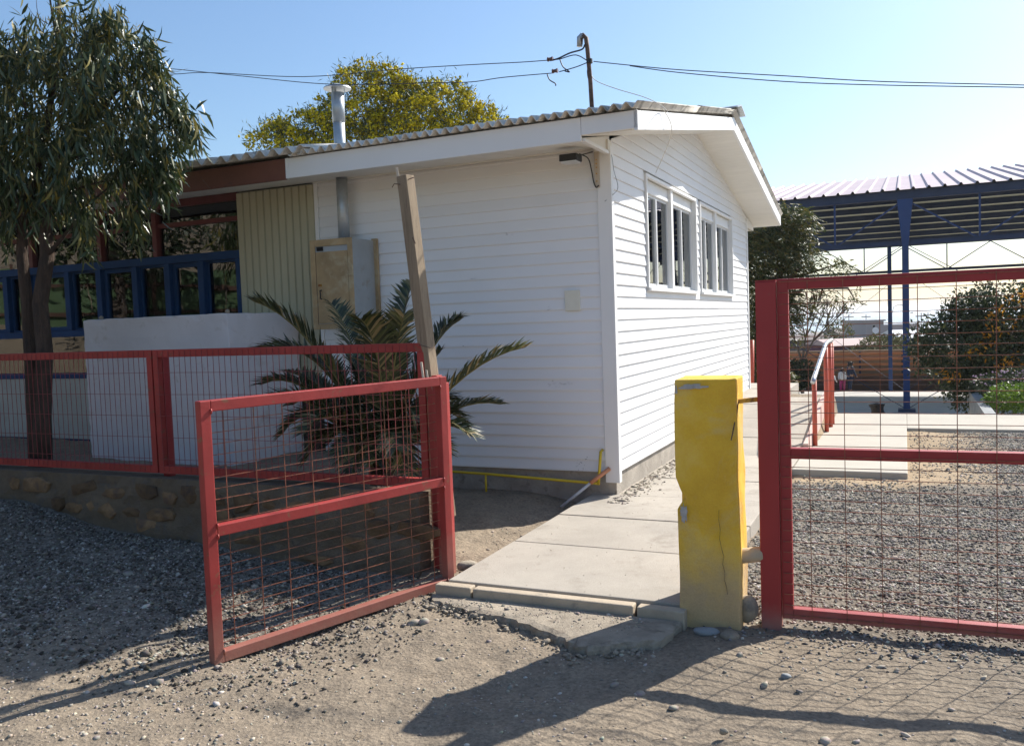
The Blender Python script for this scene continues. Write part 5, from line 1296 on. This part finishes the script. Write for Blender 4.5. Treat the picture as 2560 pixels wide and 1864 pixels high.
def person(loc, h, rz, top, bottom, label, lean=0., armf=.15, stride=.06):
    k = h/1.2
    ro = thing('person', label, 'person', loc, rz)
    hip = (0, 0, .58*k); ch = (0, lean*.6, .88*k); nk = (0, lean, 1.0*k); hd = (0, lean*1.15, 1.12*k)
    V = [hip, (0, lean*.3, .72*k), ch, nk, (0, lean*1.1, 1.06*k), hd, (0, lean*1.2, 1.155*k),
         (-.075*k, 0, .52*k), (-.08*k, stride, .30*k), (-.08*k, stride*.8, .05*k), (-.08*k, stride+.09*k, .02*k),
         (.075*k, 0, .52*k), (.08*k, -stride, .30*k), (.08*k, -stride, .05*k), (.08*k, -stride+.09*k, .02*k),
         (-.14*k, lean*.8, .94*k), (-.17*k, lean*.8+.04, .74*k), (-.15*k, lean+armf, .60*k), (-.14*k, lean+armf+.05, .55*k),
         (.14*k, lean*.8, .94*k), (.17*k, lean*.8+.04, .74*k), (.15*k, lean+armf, .60*k), (.14*k, lean+armf+.05, .55*k)]
    E_ = [(0, 1), (1, 2), (2, 3), (3, 4), (4, 5), (5, 6), (0, 7), (7, 8), (8, 9), (9, 10), (0, 11), (11, 12), (12, 13), (13, 14), (2, 15), (15, 16), (16, 17), (17, 18), (2, 19), (19, 20), (20, 21), (21, 22)]
    rd = [.085, .09, .10, .045, .05, .078, .045, .07, .05, .035, .025, .07, .05, .035, .025, .045, .035, .028, .022, .045, .035, .028, .022]
    skin('body', V, E_, [r_*k for r_ in rd], 'skin', ro)
    tv = [(0, 0, .56*k), (0, lean*.3, .72*k), (0, lean*.6, .88*k), (0, lean*.95, .97*k)]+[V[15], V[16], V[17]]+[V[19], V[20], V[21]]
    skin('jacket', tv, [(0, 1), (1, 2), (2, 3), (2, 4), (4, 5), (5, 6), (2, 7), (7, 8), (8, 9)], [r_*k for r_ in (.11, .115, .12, .06, .06, .05, .04, .06, .05, .04)], top, ro)
    skin('trousers', [hip, V[7], V[8], V[9], V[11], V[12], V[13]], [(0, 1), (1, 2), (2, 3), (0, 4), (4, 5), (5, 6)], [r_*k for r_ in (.10, .082, .065, .05, .082, .065, .05)], bottom, ro)
    skin('hair', [(0, lean*1.15-.02, 1.10*k), (0, lean*1.15-.018, 1.15*k), (0, lean*1.18-.014, 1.19*k), (0, lean*1.2-.01, 1.215*k), (0, lean*1.1-.04, 1.03*k)], [(0, 1), (1, 2), (2, 3), (0, 4)], [.092*k, .094*k, .072*k, .03*k, .06*k], 'hair', ro, sub=2)
    mb = MB(); mb.tube([(0, lean*1.15+.085*k, 1.11*k), (0, lean*1.15+.10*k, 1.095*k)], [.012, .016], 6)
    for sg in (-1, 1): mb.box(sg*.03*k-.01, sg*.03*k+.01, lean*1.15+.078*k, lean*1.15+.09*k, 1.12*k, 1.13*k)
    mb.build('face', 'skin', ro)
    return ro
def kid(px, py, Yk): p = at(px, py, Yk); x, y = p.x, p.y; s_, t_ = ST(x, y); return (x, y, -1.31-(t_-19.5)*.0578+.0)
def ongr(px, d): # foot position from image column at distance d
    p = at(px, 975, d); s_, t_ = ST(p.x, p.y); return (p.x, p.y, -1.31-(t_-19.5)*.0578)
person(ongr(2125, 43), 1.46, -1.2, 'navycloth', 'navycloth', 'person in dark navy clothes standing tallest of the three in the far court', lean=.06, armf=.2)
person(ongr(2106, 42.2), 1.15, -.4, 'greycloth', 'magenta', 'person in magenta trousers with a pale grey backpack in the far court', armf=.05)
person(ongr(2078, 41.5), .95, -.8, 'whitecloth', 'navycloth', 'small person in a white top bending beside the handrail posts', lean=.16, armf=.2)
q = ongr(2106, 42.0); bpk = MB().box(-.13, .13, -.09, .09, -.17, .17).build('backpack', 'greycloth', bev=.05); bpk.location = (q[0]-.05, q[1]-.17, q[2]+.80); tag(bpk, 'pale grey backpack worn by the child in magenta trousers', 'backpack')
ph_ = at(2190, 1013, 13.9)
person((ph_.x, ph_.y, ph_.z+.05-1.22), 1.2, .3, 'navycloth', 'navycloth', 'dark haired person mostly hidden below the platform edge, only the head showing')
steps = MB()
for i in range(4): steps.box(1.6, 3.3, 6.75+.3*i, 7.05+.3*i, -1.5, -.1-.25*i)
st_o = inframe(steps.build('steps', 'platform')); struct(st_o)

# ------------------------------------------------------------------ town and sea
mb = MB(); mb.add([(-9000, 380, -20), (12000, 380, -20), (12000, 16000, -20), (-9000, 16000, -20)], [(0, 1, 2, 3)])
m_, n, b = newmat('sea_water'); b.inputs['Base Color'].default_value = (.03, .13, .20, 1); b.inputs['Roughness'].default_value = .28
gg = N(n, 'ShaderNodeNewGeometry'); nn_ = noise(n, .06, 6, .7, gg.outputs['Position']); bump(n, b, nn_.outputs[0], 1., 6.)
MT['sea'] = m_
struct(mb.build('sea', 'sea'))
MT['foam'] = M('sea_foam', (.7, .75, .78), .9, .1, .01, bmp=0)
mb = MB()
for i, (y0, w_) in enumerate(((985, 30), (1060, 12), (1130, 9))):
    n_ = 60; V = []
    for k in range(n_+1):
        x_ = 100+k*20; V += [(x_, y0+20*math.sin(k*.7+i)+rnd.uniform(-8, 8), -19.9), (x_, y0+w_*(1+.6*math.sin(k*1.3))+20*math.sin(k*.7+i), -19.9)]
    mb.add(V, [(2*k, 2*k+2, 2*k+3, 2*k+1) for k in range(n_)])
tag(mb.build('surf', 'foam', kind='stuff'), 'white line of surf along the distant shore', 'surf')
MT['wallgrey'] = M('grey_house_wall', (.30, .29, .30), .9, .05, .5, bmp=0)
MT['wallpurple'] = M('purple_house_wall', (.10, .035, .07), .9, .1, .5, bmp=0)
MT['roofpink'] = M('pale_pink_roof', (.48, .36, .33), .8, .1, .5, bmp=0)
MT['roofwhite'] = M('white_zinc_roof', (.70, .70, .70), .5, .05, .5, bmp=0)
MT['roofdark'] = M('dark_brown_roof', (.12, .09, .08), .8, .1, .5, bmp=0)
MT['wallocean'] = M('cream_house_wall', (.40, .37, .32), .9, .1, .5, bmp=0)
MT['greenframe'] = M('pale_green_paint', (.25, .36, .27), .8, .1, .5, bmp=0)
def house(px0, px1, pyt, pyb, Y, dep, wall, roof, label, kind='flat', wins=(), ridge=0, wmat='dark'):
    a = at(px0, pyb, Y); b2 = at(px1, pyb, Y); zt = at((px0+px1)/2, pyt, Y).z; zb = float(gz(a.x, Y, False))-.3
    w_ = b2.x-a.x; o = thing('house', label, 'house', (a.x, Y, zb)); h_ = zt-zb
    MB().box(0, w_, 0, dep, 0, h_).build('wall', wall, o)
    if kind == 'flat': MB().box(-.2, w_+.2, -.2, dep+.2, h_+.005, h_+.2).build('roof', roof, o)
    else:
        r_ = ridge; MB().prism([(-.4, -.5, h_+.005), (-.4, dep/2, h_+r_), (-.4, dep+.5, h_+.005)], (w_+.8, 0, 0)).build('roof', roof, o)
    for (u0, u1, v0, v1) in wins:
        f_ = MB().box(u0*w_, u1*w_, -.05, -.002, h_*v0, h_*v1).build('window', 'greenframe' if wmat == 'green' else 'wallocean', o)
        MB().box(u0*w_+.08, u1*w_-.08, -.07, -.052, h_*v0+.08, h_*v1-.08).build('pane', 'dark', f_)
    return o
house(2165, 2210, 803, 880, 118, 8, 'wallgrey', 'wallgrey', 'grey two storey concrete house with a satellite dish near the shore', wins=((.35, .55, .5, .9),))
house(2210, 2300, 812, 880, 122, 9, 'wallgrey', 'roofwhite', 'grey house wing with a pale flat roof behind the blue column', wins=((.1, .3, .45, .85), (.55, .85, .4, .85)))
house(2270, 2335, 850, 890, 84, 7, 'wallgrey', 'roofwhite', 'low house with a white sloping zinc roof near the dark tree', 'gable', ridge=1.0)
house(2085, 2215, 862, 890, 72, 6, 'wallpurple', 'roofpink', 'low purple house with green windows and a pale pink roof', 'gable', ((.36, .44, .2, .8), (.7, .78, .2, .85), (.8, .88, .2, .85)), .5, 'green')
house(1930, 2080, 850, 890, 92, 8, 'roofdark', 'roofdark', 'long dark brown roofed house beyond the court wall on the left', 'gable', ((.1, .2, .3, .7),), .5)
house(1950, 2030, 838, 870, 140, 9, 'wallocean', 'wallgrey', 'cream house with a grey roof half hidden behind bare branches', 'gable', ((.3, .4, .3, .7), (.6, .7, .3, .7)), .9)
house(2100, 2170, 832, 870, 150, 8, 'wallocean', 'roofdark', 'cream house on the slope left of the grey two storey house', 'gable', ((.3, .4, .3, .7),), .9)
house(2380, 2600, 850, 890, 110, 9, 'wallocean', 'roofpink', 'long pale house hidden behind the dark leaved tree', 'gable', ((.2, .3, .3, .7),), 1.)
dsh = at(2188, 826, 117); ds_ = MB().tube([dsh, dsh+Vector((.0, -.12, .02))], [.1, .45], 20).build('satellite_dish', 'roofwhite'); tag(ds_, 'white satellite dish on the grey two storey house', 'satellite dish')
def upole(px, pyt, Y, label, lamp=False, r=.12):
    p = at(px, pyt, Y); zb = float(gz(p.x, Y, False)); o = thing('utility_pole', label, 'utility pole', (p.x, Y, zb), 0, 'utility poles in the town')
    MB().tube([(0, 0, 0), (0, 0, p.z-zb)], [r, r*.7], 8).build('pole', 'darkwood', o)
    if lamp: MB().tube([(0, 0, p.z-zb-.2), (.3, 0, p.z-zb+.9), (1.0, 0, p.z-zb+1.2), (1.5, 0, p.z-zb+1.1)], [.05, .04, .05, .1], 6).build('lamp_arm', 'galv', o)
    else: MB().box(-.9, .9, -.05, .05, p.z-zb-.6, p.z-zb-.45).build('crossarm', 'darkwood', o)
upole(2070, 782, 120, 'dark utility pole standing left of the handrail top')
upole(2229, 784, 115, 'utility pole with a street lamp arm between the two blue columns', True)
upole(2122, 785, 160, 'thin utility pole beside the cream house on the slope', r=.09)
upole(2165, 785, 170, 'thin utility pole rising left of the grey two storey house', r=.09)
upole(2303, 782, 140, 'thin utility pole right of the nearer blue column', r=.09)
upole(2320, 780, 150, 'thin utility pole nearest the dark leaved tree', r=.09)
def farbush(name, label, lobes, n, mt_, L=.5, cat='tree', col='barkdark'):
    c = np.array(lobes[0][:3]); zb = float(gz(c[0], c[1], False)); O_ = np.array([c[0], c[1], zb]); o = thing(name, label, cat, tuple(O_))
    MB().tube([(0, 0, -.2), (0, 0, max(.5, c[2]-zb))], [.15, .06], 6).build('trunk', col, o)
    pts, u = shell(n, lobes, .35); V, F = leaves(n, pts, u+rng.normal(size=(n, 3))*.7, L, L*.45, .2, 2); npmesh('foliage', V-O_, F, mt_, o, 'stuff'); return o
MT['farleaf'] = leafmat('olive_far_leaf', [(0, (.06, .065, .02)), (1, (.16, .15, .05))], .7, .2, .2)
farbush('broad_tree', 'broad olive green tree crown between the grey house and the court wall', [lob(2240, 868, 70, 1.6, 2, 1.0), lob(2200, 862, 70, 1.5, 2, .8), lob(2290, 872, 70, 1.6, 2, .9), lob(2150, 880, 71, .9, 1, .5)], 3500, 'farleaf', .28)
farbush('grey_tree', 'grey green sparse tree in front of the cream houses', [lob(2100, 840, 80, 1.2, 1.2, 1.6), lob(2075, 860, 80, 1, 1, .9), lob(2115, 870, 80, 1, 1, 1)], 1300, 'pepper', .3)
farbush('dark_bush', 'dark green bush against the left end of the tan court wall', [lob(1990, 935, 36, .9, .8, .6), lob(1960, 950, 36, .8, .8, .6)], 2600, 'hedge', .18, 'bush')
farbush('grey_tree', 'dark rounded tree behind the white zinc roofed house', [lob(2330, 870, 90, 1.5, 2, 1.6)], 1200, 'hedge', .35)
# bare tree by the rail
bt = thing('bare_tree', 'thin bare branched tree in front of the sea on the left of the gate view', 'tree', tuple(at(2005, 905, 40)[:2])+(-2.4,))
mb = MB(); base = Vector((0, 0, 0)); rr = random.Random(3)
def grow(p, d, L, r_, lev):
    q = p+d*L; mb.tube([p, q], [r_, r_*.7], 5, cap=False)
    if lev == 0: return
    for k in range(3): grow(q, (d+Vector((rr.uniform(-.6, .6), rr.uniform(-.5, .5), rr.uniform(0, .4)))).normalized(), L*.72, r_*.65, lev-1)
grow(base, Vector((0, 0, 1)), 1.6, .09, 5); mb.build('branches', 'barkdark', bt)

hz = MB().box(-1500, 3000, -45, 6000, -22, 14).build('haze', 'dark', kind='stuff'); hz.data.materials.clear()
m_ = bpy.data.materials.new('sea_haze'); m_.use_nodes = True; n = m_.node_tree; n.nodes.remove(n.nodes['Principled BSDF'])
v_ = N(n, 'ShaderNodeVolumePrincipled'); v_.inputs['Density'].default_value = .0003; v_.inputs['Color'].default_value = (.93, .96, 1, 1); v_.inputs['Anisotropy'].default_value = .35
n.links.new(v_.outputs[0], n.nodes['Material Output'].inputs['Volume']); hz.data.materials.append(m_)
# ------------------------------------------------------------------ across the lane, seen mirrored in the windows
MT['greenpaint'] = M('green_board_paint', (.09, .15, .07), .7, .1, 2, bmp=0)
gf = thing('green_fence', 'long green board fence across the lane, mirrored in the blue windows', 'fence', (-13.5, -6, 1.15), R(96))
for i in range(26): MB().box(-8+i*1.0, -7.03+i*1.0, -.02, .02, .5, 1.9).build('board', 'greenpaint', gf)
for z_ in (.9, 1.5): MB().box(-8, 18, -.08, -.022, z_, z_+.08).build('rail', 'darkwood', gf)
for i in range(10): MB().box(-8+i*2.8, -7.9+i*2.8, -.18, -.082, 0, 2.0).build('post', 'darkwood', gf)
xs3 = np.arange(-60, -9.4, 1.); ys3 = np.arange(-40, 13, 2.)
X, Y, F = grid(xs3, ys3); Z = np.clip((-10.4-X)*.42, -.3, 9)+(vnoise(X*.3, Y*.3, 3)-.5)*.5-.1
struct(npmesh('hillside', np.stack([X, Y, Z], 1), F, 'ground', smooth=True))

for i, (x, y, r_) in enumerate(((-11.5, 3.2, 1.5), (-12.5, 7.0, 1.9), (-13, .2, 1.6))):
    o = thing('broad_tree', ('dark tree across the lane, mirrored in the upper blue panes', 'largest dark tree across the lane, mirrored in the maroon panes', 'dark tree farthest left across the lane, seen only mirrored')[i], 'tree', (x, y, 0))
    MB().tube([(0, 0, -.2), (.1, 0, 2.5), (0, .1, 4)], [.16, .12, .06], 8).build('trunk', 'barkdark', o)
    pts, u = shell(3500, [(0, 0, 4, r_, r_, 1.4), (.5, .8, 3.4, r_*.7, r_*.7, 1.), (-.4, -.9, 3.6, r_*.7, r_*.7, 1)], .5); V, F = leaves(3500, pts, u+rng.normal(size=(3500, 3)), .2, .07, .2, 2); npmesh('foliage', V, F, 'hedge', o, 'stuff')
